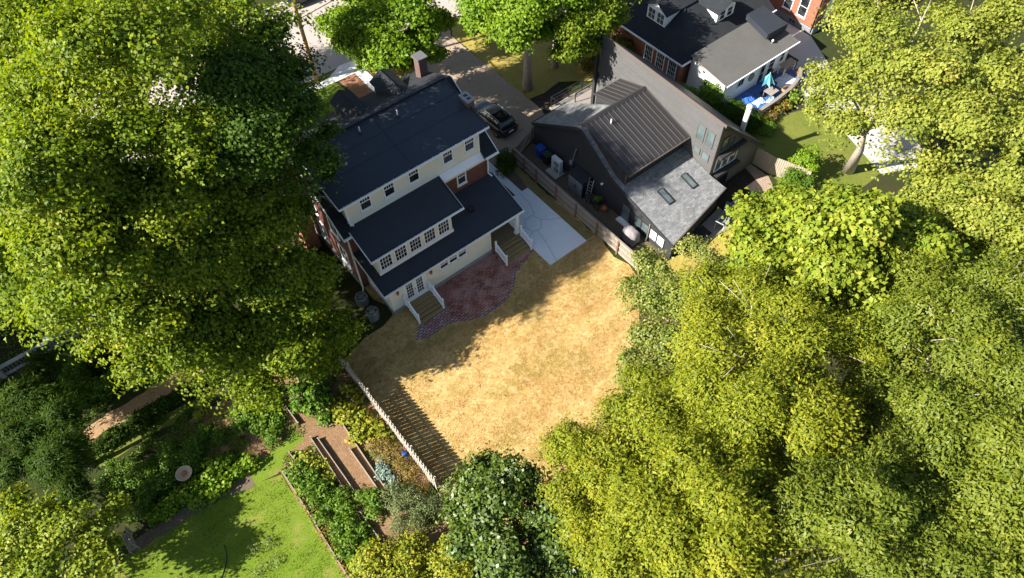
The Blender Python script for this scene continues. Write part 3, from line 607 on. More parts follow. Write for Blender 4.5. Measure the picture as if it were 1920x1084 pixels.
# ================================================================ CHARCOAL HOUSE
def charcoal_house():
    t = thing('modern_house', 'charcoal sided house with brown metal roofs, grey shingles and a tall sloping side tower', 'house', (30, 24, 0))
    yz0 = [(31.9, 0), (31.9, 2.2), (26.45, 5.45), (23.0, 3.2), (16.95, 1.72), (16.95, 0)]; yz1 = [(31.9, 0), (31.9, 2.2), (26.45, 5.45), (23.0, 3.2), (18.15, 2.0), (18.15, 0)]
    m = MB(); L0 = [(27.0, y, z) for y, z in yz0]; x1 = 30.2
    a = [(30.2, y, z) for y, z in yz0[:4]] + [(30.2, 17.55, 1.86), (30.2, 17.55, 0)]
    m.add(L0 + a, [tuple(range(6))[::-1], tuple(range(6, 12))] + [(i, (i + 1) % 6, (i + 1) % 6 + 6, i + 6) for i in range(6)])
    b0 = [(30.2, 28.6, 0), (30.2, 28.6, 4.1), (30.2, 26.45, 5.4), (30.2, 23.0, 3.2), (30.2, 17.55, 1.86), (30.2, 17.55, 0)]; b1 = [(32.98, 28.6, 0), (32.98, 28.6, 4.1), (32.98, 26.45, 5.4), (32.98, 23.0, 3.2), (32.98, 18.1, 2.0), (32.98, 18.1, 0)]
    m.add(b0 + b1, [tuple(range(6))[::-1], tuple(range(6, 12))] + [(i, (i + 1) % 6, (i + 1) % 6 + 6, i + 6) for i in range(6)])
    m.build('charcoal_wall', charcoal, t)
    r = MB()
    r.slab([(26.68, 26.45, 5.63), (26.68, 23.0, 3.42), (32.97, 23.0, 3.42), (32.97, 26.45, 5.63)], .14)
    r.slab([(26.68, 22.99, 3.42), (26.68, 16.78, 1.93), (33.2, 17.93, 2.2), (32.97, 19.38, 2.55), (32.97, 22.99, 3.42)], .14)
    r.slab([(26.68, 26.46, 5.63), (30.3, 26.46, 5.63), (30.3, 31.7, 2.47), (26.68, 31.7, 2.47)], .14)
    r = r.build('shingle_roof', grey_shingle, t)
    q = MB().bar((26.66, 16.74, 1.86), (33.24, 17.89, 2.13), .06, .12); q.build('gutter', copper, r)
    q = MB(); q.bar((26.65, 26.45, 5.55), (26.65, 23.0, 3.34), .05, .24); q.bar((26.65, 22.99, 3.34), (26.65, 16.78, 1.85), .05, .24); q.bar((26.65, 26.46, 5.55), (26.65, 31.7, 2.39), .05, .24); q.bar((26.66, 31.73, 2.40), (30.3, 31.73, 2.40), .05, .2); q.build('fascia', charcoal_trim, r)
    # metal roofed dormers
    m = MB(); prismX(m, [(22.1, 3.0), (22.1, 4.42), (26.44, 5.66), (26.44, 3.2)], 27.1, 32.98); m.build('dormer_wall', charcoal, t)
    def metal(x0, x1, ya, za, yb, zb):
        r = MB().slab([(x0, ya, za), (x1, ya, za), (x1, yb, zb), (x0, yb, zb)], .1).build('metal_roof', metal_roof, t)
        s = MB(); n = int((x1 - x0) / .42)
        for k in range(n + 1): x = x0 + .03 + (x1 - x0 - .06) * k / n; s.bar((x, ya, za + .03), (x, yb, zb + .03), .035, .07)
        s.build('standing_seam', seam_metal, r); return r
    r = metal(26.98, 32.97, 21.75, 4.50, 26.44, 5.82)
    MB().box(26.95, 32.97, 21.66, 21.745, 4.36, 4.47).build('gutter', copper, r)
    metal(30.3, 32.97, 29.0, 5.05, 26.5, 5.80)
    m = MB(); prismX(m, [(28.8, 3.9), (28.8, 4.92), (26.5, 5.6), (26.5, 3.9)], 30.38, 32.98); m.build('front_dormer_wall', charcoal, t)
    MB().add([(26.7, 26.25, 5.80), (32.95, 26.25, 5.80), (32.95, 26.47, 5.95), (26.7, 26.47, 5.95), (32.95, 26.72, 5.80), (26.7, 26.72, 5.80)], [(0, 1, 2, 3), (3, 2, 4, 5), (0, 3, 5), (1, 4, 2), (0, 5, 4, 1)]).build('ridge_cap', metal_roof, t)
    for u in (28.35, 29.05): window(t, '-Y', 22.1, u - .3, u + .3, 3.72, 4.28, mode='plain', fr=charcoal_trim, sill=False, tw=.05)
    MB().tube([(27.06, 21.95, 4.4), (27.06, 22.02, 4.2), (27.06, 22.03, 3.45)], .045, 8).build('downspout', copper, t, True)
    # tower
    m = MB(); prismX(m, [(19.4, 0), (19.4, 7.17), (31.2, 7.62), (31.2, 0)], 33.0, 33.2); m.build('tower_side_wall', grey_siding, t)
    m = MB(); prismY(m, [(33.02, 0), (38.5, 0), (38.5, 2.2), (33.02, 7.1)], 19.38, 19.6); m.build('tower_rear_wall', brown_siding, t)
    m = MB(); prismY(m, [(33.2, 0), (38.5, 0), (38.5, 2.2), (33.2, 7.2)], 31.0, 31.2); m.box(38.3, 38.5, 19.6, 31.0, 0, 2.2); m.build('tower_wall', charcoal, t)
    r = MB().slab([(32.94, 19.15, 7.32), (38.9, 19.15, 1.98), (38.9, 31.35, 2.3), (32.94, 31.35, 7.76)], .14).build('tower_roof', metal_roof, t)
    MB().bar((32.93, 19.1, 7.26), (32.93, 31.38, 7.71), .07, .2).build('coping', copper, r)
    q = MB().bar((32.94, 19.12, 7.22), (38.92, 19.12, 1.88), .05, .2); q.build('fascia', charcoal_trim, r)
    for u0, u1, z0, z1 in ((20.68, 21.24, 4.76, 6.02), (19.84, 20.40, 4.76, 6.0), (20.68, 21.2, 3.62, 4.05), (19.84, 20.40, 3.46, 4.05)):
        window(t, '-X', 33.0, u0, u1, z0, z1, mode='plain', fr=grey_siding, gl=glass_pale, tw=.07, sill=False)
    for u0, u1, z0, z1 in ((33.5, 34.1, 4.6, 5.55), (34.2, 34.8, 4.55, 5.0), (33.45, 34.05, 2.5, 3.75), (34.2, 34.8, 2.45, 3.75), (34.95, 35.7, 2.4, 3.75)):
        window(t, '-Y', 19.38, u0, u1, z0, z1, mode='plain', fr=white if z1 < 4 else charcoal_trim, gl=glass_pale, tw=.05, sill=False)
    window(t, '-Y', 19.38, 34.5, 35.4, .1, 1.85, 2, 1, 'grid', fr=charcoal_trim, tw=.08, sill=False, name='door')
    MB().box(33.3, 36.05, 18.95, 19.36, 3.95, 4.2).build('beam', charcoal_trim, t); MB().box(33.2, 36.0, 18.95, 19.36, 1.98, 2.25).build('beam', charcoal_trim, t)
    MB().tube([(37.55, 20.5, 2.6), (37.55, 20.5, 5.45)], .19, 16).build('flue_pipe', galv, t, True)
    MB().lathe(37.55, 20.5, [(.21, 5.4), (.24, 5.5), (.17, 5.62), (.02, 5.68)], 16).build('flue_cap', galv, t, True)
    # left wall openings
    window(t, '-X', 27.0, 21.1, 21.85, .1, 1.62, mode='plain', fr=charcoal_trim, gl=glass_pale, tw=.09, sill=False, name='door')
    for u0, u1, gl in ((19.95, 20.55, glass_pale), (19.25, 19.85, glass_pale), (18.4, 19.0, glass_white), (17.7, 18.3, glass_white)): window(t, '-X', 27.0, u0, u1, .5, 1.42, mode='plain', fr=charcoal_trim, gl=gl, tw=.05, sill=False)
    MB().tube([(26.93, 19.12, 1.9), (26.93, 19.12, .5), (26.75, 19.05, .15)], .055, 8).build('downspout', copper, t, True)
    MB().tube([(26.94, 26.9, 3.1), (26.9, 26.95, 3.0), (26.9, 27.2, 1.6), (26.88, 27.3, .4)], .06, 8).build('conduit', mat('conduit_grey', (.12, .125, .13), .6), t, True)
    MB().box(26.85, 26.99, 27.25, 27.5, 1.2, 1.6).build('meter_box', shedgrey, t)
    MB().tube([(26.98, 24.0, 1.9), (26.82, 24.0, 1.86)], .09, 10).build('wall_lamp', galv, t, True)
    m = MB().box(26.55, 26.98, 20.9, 21.95, 0, .12); m.build('door_step', concrete, t)
    zr = lambda y: 3.42 - (22.99 - y) * .24
    for x in (28.92, 31.26):
        m = MB()
        for a, b in ((x - .25, x - .2), (x + .2, x + .25)): m.add([(a, 19.15, zr(19.15) - .05), (b, 19.15, zr(19.15) - .05), (b, 20.4, zr(20.4) - .05), (a, 20.4, zr(20.4) - .05), (a, 19.15, zr(19.15) + .13), (b, 19.15, zr(19.15) + .13), (b, 20.4, zr(20.4) + .13), (a, 20.4, zr(20.4) + .13)], [(0, 3, 2, 1), (4, 5, 6, 7), (0, 1, 5, 4), (1, 2, 6, 5), (2, 3, 7, 6), (3, 0, 4, 7)])
        for y in (19.15, 20.35): m.box(x - .2, x + .2, y, y + .05, zr(y) - .05, zr(y) + .125)
        f = m.build('skylight', charcoal_trim, t)
        MB().slab([(x - .2, 19.2, zr(19.2) + .10), (x + .2, 19.2, zr(19.2) + .10), (x + .2, 20.35, zr(20.35) + .10), (x - .2, 20.35, zr(20.35) + .10)], .03).build('pane', glass_pale, f)
    p = MB().lathe(28.7, 25.5, [(.05, 5.4), (.05, 5.95)], 10); p.build('vent_pipe', galv, t, True)
    # front deck
    d = MB().box(30.35, 35.4, 31.3, 33.9, .36, .46); d.box(30.35, 33.0, 28.65, 31.3, .36, .46).build('front_deck', greydeck, t)
    m = MB()
    for x in (30.5, 32.4, 33.9, 35.3): m.bar((x, 33.85, .4), (x, 33.85, 1.5), .06)
    for z in (1.5, 1.15, .8): m.bar((30.5, 33.85, z), (35.3, 33.85, z), .045)
    m.bar((30.5, 33.85, 1.5), (30.5, 31.9, 1.5), .045); m.bar((30.5, 31.9, .4), (30.5, 31.9, 1.5), .06)
    m.bar((32.4, 33.0, 1.4), (35.3, 33.0, 1.4), .05); m.bar((32.4, 33.0, .4), (32.4, 33.0, 1.4), .06)
    m.build('deck_railing', black, t)
    MB().box(32.72, 32.96, 31.3, 31.55, .4, 7.3).build('tower_post', charcoal_trim, t)
    # back deck
    MB().add([(29.0, 16.55, .12), (33.0, 15.95, .12), (33.2, 17.9, .12), (29.0, 17.3, .12), (29.0, 16.55, 0), (33.0, 15.95, 0), (33.2, 17.9, 0), (29.0, 17.3, 0)], [(0, 1, 2, 3), (4, 5, 1, 0), (5, 6, 2, 1), (6, 7, 3, 2), (7, 4, 0, 3)]).build('back_deck', greydeck, t)
charcoal_house()

# ================================================================ HOUSES AT THE TOP RIGHT
def white_house():
    t = thing('dormered_house', 'red brick house with dark hipped roof, white dormers and a low white rear wing', 'house', (46, 28, 0))
    MB().box(40.4, 51.3, 29.2, 38.2, 0, 2.9).build('brick_wall', brick_orange, t)
    s = .55; ze = 2.9; zt = ze + s * 4.9
    m = MB()
    m.slab([(40.0, 28.8, ze), (51.6, 28.8, ze), (51.6, 33.7, zt), (44.9, 33.7, zt)], .12); r = m.build('main_roof', dark_shingle, t)
    m = MB(); m.slab([(40.0, 28.8, ze), (44.9, 33.7, zt), (44.9, 33.75, zt), (40.0, 38.6, ze)], .12); m.build('hip_roof', dark_shingle_y, t)
    m = MB(); m.slab([(40.0, 38.6, ze), (44.9, 33.72, zt), (51.6, 33.72, zt), (51.6, 38.6, ze)], .12); m.build('front_roof', dark_shingle, t)
    MB().bar((40.02, 28.82, ze + .03), (44.9, 33.7, zt + .03), .18, .04).build('hip_cap', dark_shingle, r)
    g = MB().box(39.92, 40.0, 28.75, 38.6, ze - .16, ze - .03); g.box(39.92, 41.0, 28.70, 28.79, ze - .16, ze - .03); g.build('gutter', white, r); MB().box(50.0, 51.7, 28.70, 28.79, ze - .16, ze - .03).build('gutter', white, r)
    for y in (30.0, 31.35, 32.7): window(t, '-X', 40.4, y - .38, y + .38, .5, 2.3, 4, 4, 'grid', tw=.1)
    window(t, '-X', 40.4, 36.9, 37.5, 1.6, 2.5, 4, 1, 'grid', tw=.08)
    # side dormer
    m = MB(); m.box(41.5, 44.2, 32.4, 34.5, 3.5, 4.95); m.wall([(41.5, 32.4, 4.95), (41.5, 34.5, 4.95), (41.5, 33.45, 5.5)], (2.5, 0, 0)); q = m.build('dormer', white, t)
    m = MB(); m.slab([(41.3, 32.2, 4.92), (44.8, 32.2, 4.92), (44.8, 33.47, 5.62), (41.3, 33.47, 5.62)], .08); m.slab([(41.3, 33.45, 5.62), (44.8, 33.45, 5.62), (44.8, 34.7, 4.92), (41.3, 34.7, 4.92)], .08); m.build('dormer_roof', dark_shingle, q)
    for y in (32.95, 33.95): window(q, '-X', 41.5, y - .36, y + .36, 3.85, 4.75, 2, 2, 'grid', tw=.06, sill=False, gl=glass_pale)
    # rear dormer
    m = MB(); m.box(45.35, 47.45, 30.2, 33, 3.3, 4.75); m.wall([(45.35, 30.2, 4.75), (47.45, 30.2, 4.75), (46.4, 30.2, 5.3)], (0, 2.5, 0)); q = m.build('dormer', white, t)
    m = MB(); m.slab([(45.0, 29.85, 4.70), (46.42, 29.85, 5.46), (46.42, 33.2, 5.46), (45.0, 33.2, 4.70)], .08); m.slab([(46.38, 29.85, 5.46), (47.8, 29.85, 4.70), (47.8, 33.2, 4.70), (46.38, 33.2, 5.46)], .08); m.build('dormer_roof', dark_shingle_y, q)
    for x in (45.95, 46.85): window(q, '-Y', 30.2, x - .3, x + .3, 3.75, 4.55, 1, 2, 'grid', tw=.06, sill=False)
    # rear wing
    m = MB(); prismX(m, [(25.2, 0), (25.2, 2.6), (28.9, 3.2), (28.9, 0)], 41.3, 49.4); m.build('wing_wall', whitewall, t)
    r = MB().slab([(40.9, 24.75, 2.85), (49.75, 24.75, 2.85), (49.75, 28.75, 3.46), (40.9, 28.75, 3.46)], .14).build('wing_roof', mat('weathered_flat_roof', (.078, .075, .07), .9, [(.5, .5, (.062, .06, .057)), (2.5, .3, (.095, .09, .082))], bump=.1, bscale=40), t)
    g = MB().box(40.86, 49.8, 24.66, 24.745, 2.72, 2.83); g.build('gutter', white, r); MB().bar((40.87, 24.75, 2.80), (40.87, 28.75, 3.41), .05, .13).build('edge_flashing', copper, r)
    MB().slab([(46.95, 26.15, 4.0), (49.55, 26.15, 3.85), (49.7, 28.95, 4.05), (47.6, 28.95, 4.15)], .5).build('raised_roof', membrane, t)
    MB().lathe(47.6, 25.9, [(.08, 2.9), (.08, 3.25), (.13, 3.27), (.02, 3.4)], 12).build('roof_vent', galv, t, True)
    window(t, '-Y', 25.2, 43.1, 43.75, 1.3, 2.0, 2, 1, 'grid', tw=.05, sill=False); window(t, '-Y', 25.2, 48.4, 48.85, 1.2, 2.1, 1, 2, 'grid', tw=.06, sill=False)
    window(t, '-Y', 25.2, 45.85, 46.45, .2, 2.1, 1, 2, 'grid', tw=.06, sill=False, name='door'); window(t, '-Y', 25.2, 46.95, 47.6, .3, 2.1, 1, 4, 'grid', tw=.06, sill=False)
    c = MB().wbox('-Y', 25.2, 44.4, 45.05, 1.1, 1.9, .0, .05); c = MB().tube([(44.75, 25.19, 1.5), (44.75, 25.12, 1.5)], .36, 20); c.build('round_plaque', mat('dull_bronze', (.2, .17, .12), .6), t)
    window(t, '-X', 41.3, 26.6, 27.2, 1.2, 1.9, 2, 1, 'grid', tw=.05, sill=False)
    MB().box(43.2, 50.0, 22.95, 25.15, 0, .22).build('patio_deck', mat('blue_painted_deck', (.045, .12, .36), .7, [(1.5, .6, (.03, .06, .17)), (5, .3, (.1, .2, .5))]), t)
white_house()
def corner_house():
    t = thing('tall_brick_house', 'tall orange brick house on a grey stone base at the upper right edge', 'house', (58, 30, 0))
    MB().box(55.1, 64, 26.6, 38, .62, 7.5).build('brick_wall', brick_orange, t); MB().box(55.04, 64, 26.54, 38, 0, .61).build('stone_base', stone, t)
    MB().slab([(54.7, 26.2, 7.5), (64.4, 26.2, 7.5), (64.4, 38.4, 7.9), (54.7, 38.4, 7.9)], .2).build('roof', dark_shingle, t)
    for y in (28.15, 29.7, 32.3, 34.0): window(t, '-X', 55.1, y - .4, y + .4, 1.15, 2.9, 1, 2, 'grid', tw=.07)
    window(t, '-X', 55.04, 28.4, 29.1, .15, .5, 2, 1, 'grid', tw=.05, sill=False, fr=foundation)
    MB().tube([(55.02, 26.7, 7.4), (55.02, 26.7, .2)], .06, 8).build('downspout', charcoal_trim, t, True)
    MB().wbox('-Y', 26.6, 56.2, 57.2, 1.2, 2.9, -.02, .06).build('shutter', white, t)
corner_house()

# ================================================================ VEHICLES
def loft(st, m, name, par, bev=.05):
    """st: list of (y, [(x,z)...]) half sections from bottom to top centre, mirrored"""
    mb = MB(); rows = []
    for y, sec in st:
        full = [(-x, z) for x, z in sec] + [(x, z) for x, z in sec[::-1]]
        rows.append([(x, y, z) for x, z in full])
    n = len(rows[0]); vs = [v for r in rows for v in r]
    fs = [(i * n + k, i * n + (k + 1) % n, (i + 1) * n + (k + 1) % n, (i + 1) * n + k) for i in range(len(rows) - 1) for k in range(n)]
    fs += [tuple(range(n))[::-1], tuple((len(rows) - 1) * n + k for k in range(n))]
    mb.add(vs, fs); o = mb.build(name, m, par, True, off=(0, 0, 0))
    if bev:
        s = o.modifiers.new('sub', 'SUBSURF'); s.levels = s.render_levels = 2
    return o
def make_car(name, label, group=None):
    t = thing(name, label, 'car', (0, 0, 0), group)
    def sec(w, zb, zt, wt): return [(w * .86, zb), (w, zb + .16), (w, (zb + zt) / 2 + .06), (w * .985, zt - .1), (wt, zt), (wt * .5, zt + .02)]
    loft([(-2.32, sec(.74, .42, .86, .6)), (-2.25, sec(.88, .33, .98, .74)), (-1.9, sec(.95, .28, 1.06, .86)), (-1.0, sec(.96, .24, 1.06, .88)), (.4, sec(.96, .24, 1.05, .88)), (1.2, sec(.95, .24, 1.04, .84)), (1.9, sec(.93, .27, .96, .78)), (2.25, sec(.84, .33, .84, .66)), (2.36, sec(.66, .42, .72, .5))], blackpaint, 'body', t)
    loft([(-2.05, [(.80, 1.0), (.78, 1.1), (.70, 1.14), (.4, 1.15)]), (-1.75, [(.84, 1.0), (.78, 1.3), (.66, 1.45), (.4, 1.47)]), (-1.5, [(.86, 1.0), (.77, 1.4), (.64, 1.58), (.35, 1.61)]), (-.4, [(.87, 1.0), (.77, 1.42), (.66, 1.62), (.35, 1.65)]), (.45, [(.87, 1.0), (.77, 1.38), (.64, 1.57), (.35, 1.6)]), (1.0, [(.86, 1.0), (.80, 1.16), (.72, 1.24), (.4, 1.27)]), (1.3, [(.84, .96), (.82, 1.0), (.76, 1.04), (.4, 1.06)])], glass, 'cabin_glass', t)
    loft([(-1.78, [(.60, 1.50), (.6, 1.525), (.3, 1.54)]), (-1.4, [(.66, 1.585), (.62, 1.625), (.3, 1.655)]), (-.4, [(.68, 1.60), (.64, 1.65), (.3, 1.68)]), (.4, [(.66, 1.56), (.62, 1.60), (.3, 1.63)]), (.62, [(.62, 1.50), (.6, 1.525), (.3, 1.545)])], blackpaint, 'roof_panel', t)
    for s in (-1, 1):
        MB().tube([(s * .66, -1.5, 1.66), (s * .66, -.4, 1.70), (s * .66, .4, 1.64)], .022, 6).build('roof_rail', chrome, t, True, off=(0, 0, 0))
        MB().bar((s * .885, -1.7, 1.04), (s * .885, 1.0, 1.03), .02, .03).build('window_trim', chrome, t, off=(0, 0, 0))
        m = MB()
        for a, b in (((s * .84, -.85, 1.05), (s * .70, -.9, 1.56)), ((s * .85, .05, 1.05), (s * .70, -.05, 1.58)), ((s * .84, 1.12, 1.08), (s * .66, .5, 1.56)), ((s * .80, -1.95, 1.1), (s * .66, -1.55, 1.55))): m.bar(a, b, .07, .05)
        m.build('pillar', blackpaint, t, off=(0, 0, 0))
        MB().box(s * .95, s * 1.12, .78, .95, 1.0, 1.14).build('mirror', blackpaint, t, off=(0, 0, 0), bevel=.03)
        MB().box(s * .52, s * .86, -2.31, -2.2, .84, .99).build('tail_light', red_lens, t, off=(0, 0, 0), bevel=.02)
        MB().box(s * .5, s * .84, 2.2, 2.31, .68, .8).build('headlight', glass_white, t, off=(0, 0, 0), bevel=.02)
        for y in (-1.42, 1.45):
            w = MB()
            prof = [(.2, -.11), (.33, -.1), (.355, -.06), (.355, .06), (.33, .1), (.2, .11)]; n = 22
            vs = [(s * .86 + d, y + r * math.cos(2 * math.pi * k / n), .355 + r * math.sin(2 * math.pi * k / n)) for r, d in prof for k in range(n)]
            w.add(vs, [(i * n + k, i * n + (k + 1) % n, (i + 1) * n + (k + 1) % n, (i + 1) * n + k) for i in range(len(prof) - 1) for k in range(n)])
            w = w.build('tyre', tyre, t, True, off=(0, 0, 0)); r = MB()
            r.tube([(s * .93, y, .355), (s * .95, y, .355)], .22, 20); r.tube([(s * .95, y, .355), (s * .985, y, .355)], .06, 10)
            for k in range(5): a = 2 * math.pi * k / 5; r.bar((s * .96, y, .355), (s * .96, y + .23 * math.cos(a), .355 + .23 * math.sin(a)), .05, .03)
            r.build('rim', chrome, w, off=(0, 0, 0))
    MB().box(-.25, .25, -2.365, -2.325, .70, .82).build('number_plate', white, t, off=(0, 0, 0))
    MB().box(-.7, .7, -2.34, -2.2, .4, .52).build('rear_bumper', tyre, t, off=(0, 0, 0), bevel=.03)
    MB().box(-.5, .5, 2.3, 2.37, .45, .66).build('grille', black, t, off=(0, 0, 0), bevel=.02)
    return t
car = make_car('parked_car', 'black estate car parked on the tan driveway beside the brick house')
car.scale = (.95, .93, .95); car.location = (25.95, 35.65, .01); car.rotation_euler = (0, 0, R(2))
c2 = dup(car, (22.9, 60.9, .01), R(90), 1, 'dark car parked at the far kerb of the street, top edge of the picture')

# ================================================================ FENCES
def picket_fence():
    t = thing('picket_fence', 'pale weathered picket fence between the vegetable garden and the straw lawn', 'fence', (4.77, 20, 0))
    m = MB(); y = 13.75; k = 0
    while y < 28.2:
        s = (1 if k % 2 else -1); h = 1.56 + random.uniform(-.025, .025); x = 4.77 + s * .045 + random.uniform(-.006, .006); w = .069 + random.uniform(-.006, .003)
        m.wall([(x - .01, y - w, .05), (x - .01, y + w, .05), (x - .01, y + w, h - .07), (x - .01, y + w * .45, h), (x - .01, y - w * .45, h), (x - .01, y - w, h - .07)], (.02, 0, 0))
        y += .130; k += 1
    m.build('picket_boards', palewood, t)
    for z in (.3, .8, 1.3): MB().box(4.75, 4.79, 13.7, 28.2, z - .045, z + .045).build('rail', palewood, t)
    for y in np.arange(13.9, 28.3, 2.35): MB().box(4.83, 4.93, y - .05, y + .05, -.05, 1.5).build('post', palewood, t)
picket_fence()
def board_fence():
    t = thing('board_fence', 'long grey board fence with brown posts between the concrete slab and the charcoal house', 'fence', (24.48, 25, 0))
    m = MB(); y = 17.3
    while y < 31.2:
        h = 1.46 + random.uniform(-.02, .02); m.box(24.50, 24.52, y, y + .135, .06, h); y += .145
    m.build('boards', oldwood, t)
    for z in (.25, .82, 1.38): MB().box(24.455, 24.498, 17.3, 31.2, z - .045, z + .045).build('rail', fencewood, t)
    MB().box(24.43, 24.56, 17.3, 31.2, 1.485, 1.52).build('cap_rail', oldwood, t)
    for y in (31.25, 29.9, 28.45, 26.2, 24.0, 21.75, 19.6, 17.4): MB().box(24.37, 24.455, y - .06, y + .06, -.05, 1.47).build('post', postwood, t)
board_fence()
def gate():
    t = thing('wooden_gate', 'slatted wooden gate with diagonal brace at the street end of the side court', 'gate', (26.2, 31.8, 0))
    a, b = Vector((24.56, 31.3, 0)), Vector((27.0, 32.15, 0)); up = Vector((0, 0, 1)); m = MB()
    n = 16
    for k in range(n + 1): p = a.lerp(b, k / n); m.bar(p + up * .1, p + up * 1.4, .11, .02, up=(b - a).normalized())
    m.build('slats', oldwood, t)
    m = MB(); off = Vector((.03, -.05, 0))
    for z in (.3, 1.4): m.bar(a + up * z + off, b + up * z + off, .05, .09)
    m.bar(a.lerp(b, .08) + up * .3 + off * 1.6, a.lerp(b, .9) + up * 1.36 + off * 1.6, .04, .09)
    m.build('brace', fencewood, t)
    for q in (a, b): MB().box(q.x - .06, q.x + .06, q.y - .14, q.y - .02, 0, 1.5).build('post', postwood, t)
gate()
def tower_fence():
    t = thing('privacy_fence', 'tall pale board fence running from the tower corner into the shrubs', 'fence', (38.9, 18, 0))
    m = MB(); pts = [(38.6, 19.35), (38.75, 17.9), (39.3, 16.4), (39.7, 15.2)]
    for p, q in zip(pts, pts[1:]):
        p, q = Vector((*p, 0)), Vector((*q, 0)); n = int((q - p).length / .15)
        for k in range(n): c = p.lerp(q, (k + .5) / n); m.bar(c + Vector((0, 0, .05)), c + Vector((0, 0, 1.75 + random.uniform(-.02, .02))), .022, .135, up=(q - p).normalized())
    m.build('boards', fencewood, t)
    for z in (.4, 1.45):
        r = MB()
        for p, q in zip(pts, pts[1:]): r.bar((p[0] + .05, p[1], z), (q[0] + .05, q[1], z), .05, .09)
        r.build('rail', oldwood, t)
tower_fence()
def porch_rail():
    t = thing('balustrade', 'grey wooden balustrade with white capped posts under the dark trees at the left', 'balustrade', (-10, 37.3, 0))
    m = MB()
    for x in np.arange(-13.9, -6.4, .22): m.box(x - .025, x + .025, 37.17, 37.22, .15, .86)
    m.build('balusters', mat('grey_baluster', (.13, .125, .12), .85), t)
    MB().box(-14, -6.3, 37.06, 37.34, .87, .94).build('top_rail', mat('grey_rail_wood', (.30, .29, .28), .8), t)
    MB().box(-14, -6.3, 37.1, 37.3, .06, .14).build('bottom_rail', mat('grey_rail_wood', (.30, .29, .28), .8), t)
    for x in (-12.5, -9.2, -6.4): p = MB().box(x - .16, x + .16, 37.04, 37.36, 0, 1.12).build('post', mat('grey_post', (.22, .215, .21), .85), t); MB().box(x - .2, x + .2, 37.0, 37.4, 1.12, 1.2).build('post_cap', white, p)
porch_rail()
def patio_fence():
    t = thing('low_plank_fence', 'curved low plank fence around the blue patio of the white wing', 'fence', (45.5, 22.8, 0))
    m = MB(); pts = [(42.7, 22.35), (44.6, 22.35), (46.6, 22.5), (48.5, 22.95), (49.4, 23.6)]
    for p, q in zip(pts, pts[1:]):
        for z in (.18, .42, .66, .9): m.bar((*p, z), (*q, z), .03, .2)
    m.build('planks', fencewood, t)
    m = MB()
    for p, q in zip(pts, pts[1:]): m.bar((*p, 1.03), (*q, 1.03), .26, .04)
    m.build('cap', oldwood, t)
    for p in pts: MB().box(p[0] - .06, p[0] + .06, p[1] + .02, p[1] + .14, 0, 1.0).build('post', postwood, t)
patio_fence()

# ================================================================ YARD THINGS
def ac(loc, label):
    t = thing('air_conditioner', label, 'air conditioner', loc, 'condenser units by the brick house wall')
    x, y, z = loc; m = MB()
    prof = [(.36, 0), (.42, .03), (.42, .82), (.39, .86)]; n = 8
    def ring(r): return [(x + r * c * (1 if abs(c) > abs(s) else .92), y + r * s) for c, s in ((math.cos(2 * math.pi * (k + .5) / n), math.sin(2 * math.pi * (k + .5) / n)) for k in range(n))]
    vs = [(px, py, zz) for r, zz in prof for px, py in ring(r)]
    m.add(vs, [(i * n + k, i * n + (k + 1) % n, (i + 1) * n + (k + 1) % n, (i + 1) * n + k) for i in range(len(prof) - 1) for k in range(n)] + [tuple(range(n))[::-1]])
    for k in range(10):
        zz = .1 + k * .07; m.add([(px, py, zz) for px, py in ring(.432)] + [(px, py, zz + .02) for px, py in ring(.432)], [(i, (i + 1) % n, (i + 1) % n + n, i + n) for i in range(n)])
    m.build('casing', acgrey, t)
    f = MB().lathe(x, y, [(.34, .70), (.34, .74)], 20); f.build('fan_well', black, t)
    f = MB()
    for k in range(4): a = k * math.pi / 2 + .3; f.bar((x, y, .77), (x + .28 * math.cos(a), y + .28 * math.sin(a), .78), .14, .012)
    f.lathe(x, y, [(.07, .74), (.07, .80)], 12); f.build('fan', mat('fan_grey', (.12, .125, .13), .5), t)
    g = MB()
    for r in (.12, .2, .28, .35): g.tube([(x + r * math.cos(a), y + r * math.sin(a), .855) for a in np.linspace(0, 2 * math.pi, 21)], .007, 4, cap=False)
    for k in range(6): a = k * math.pi / 3; g.bar((x, y, .855), (x + .4 * math.cos(a), y + .4 * math.sin(a), .855), .012)
    g.build('top_grille', mat('grille_steel', (.3, .3, .3), .5), t)
ac((8.3, 27.45, .03), 'grey air conditioner unit standing nearer the house corner downspout')
ac((8.25, 26.0, .03), 'grey air conditioner unit nearer the lawn, a pale scrap on its fan')
def bin_(loc, m, label, lidm):
    t = thing('wheelie_bin', label, 'bin', loc); x, y, z = loc
    b = MB(); b.add([(x - .22, y - .25, .04), (x + .22, y - .25, .04), (x + .22, y + .25, .04), (x - .22, y + .25, .04), (x - .29, y - .33, .98), (x + .29, y - .33, .98), (x + .29, y + .33, .98), (x - .29, y + .33, .98)], [(0, 3, 2, 1), (4, 5, 6, 7), (0, 1, 5, 4), (1, 2, 6, 5), (2, 3, 7, 6), (3, 0, 4, 7)]); b.build('bin_body', m, t, bevel=.02)
    MB().box(x - .31, x + .31, y - .36, y + .36, .985, 1.06).build('lid', lidm, t, bevel=.025)
    for s in (-1, 1): MB().tube([(x + .24, y + s * .2, .1), (x + .24, y + s * .27, .1)], .1, 12).build('wheel', tyre, t)
bin_((26.45, 30.35, 0), blue, 'bright blue wheelie bin by the charcoal wall', blue)
bin_((26.4, 29.5, 0), shedblack, 'black wheelie bin between the blue bin and the white heat pump', mat('dark_green_lid', (.02, .04, .025), .5))
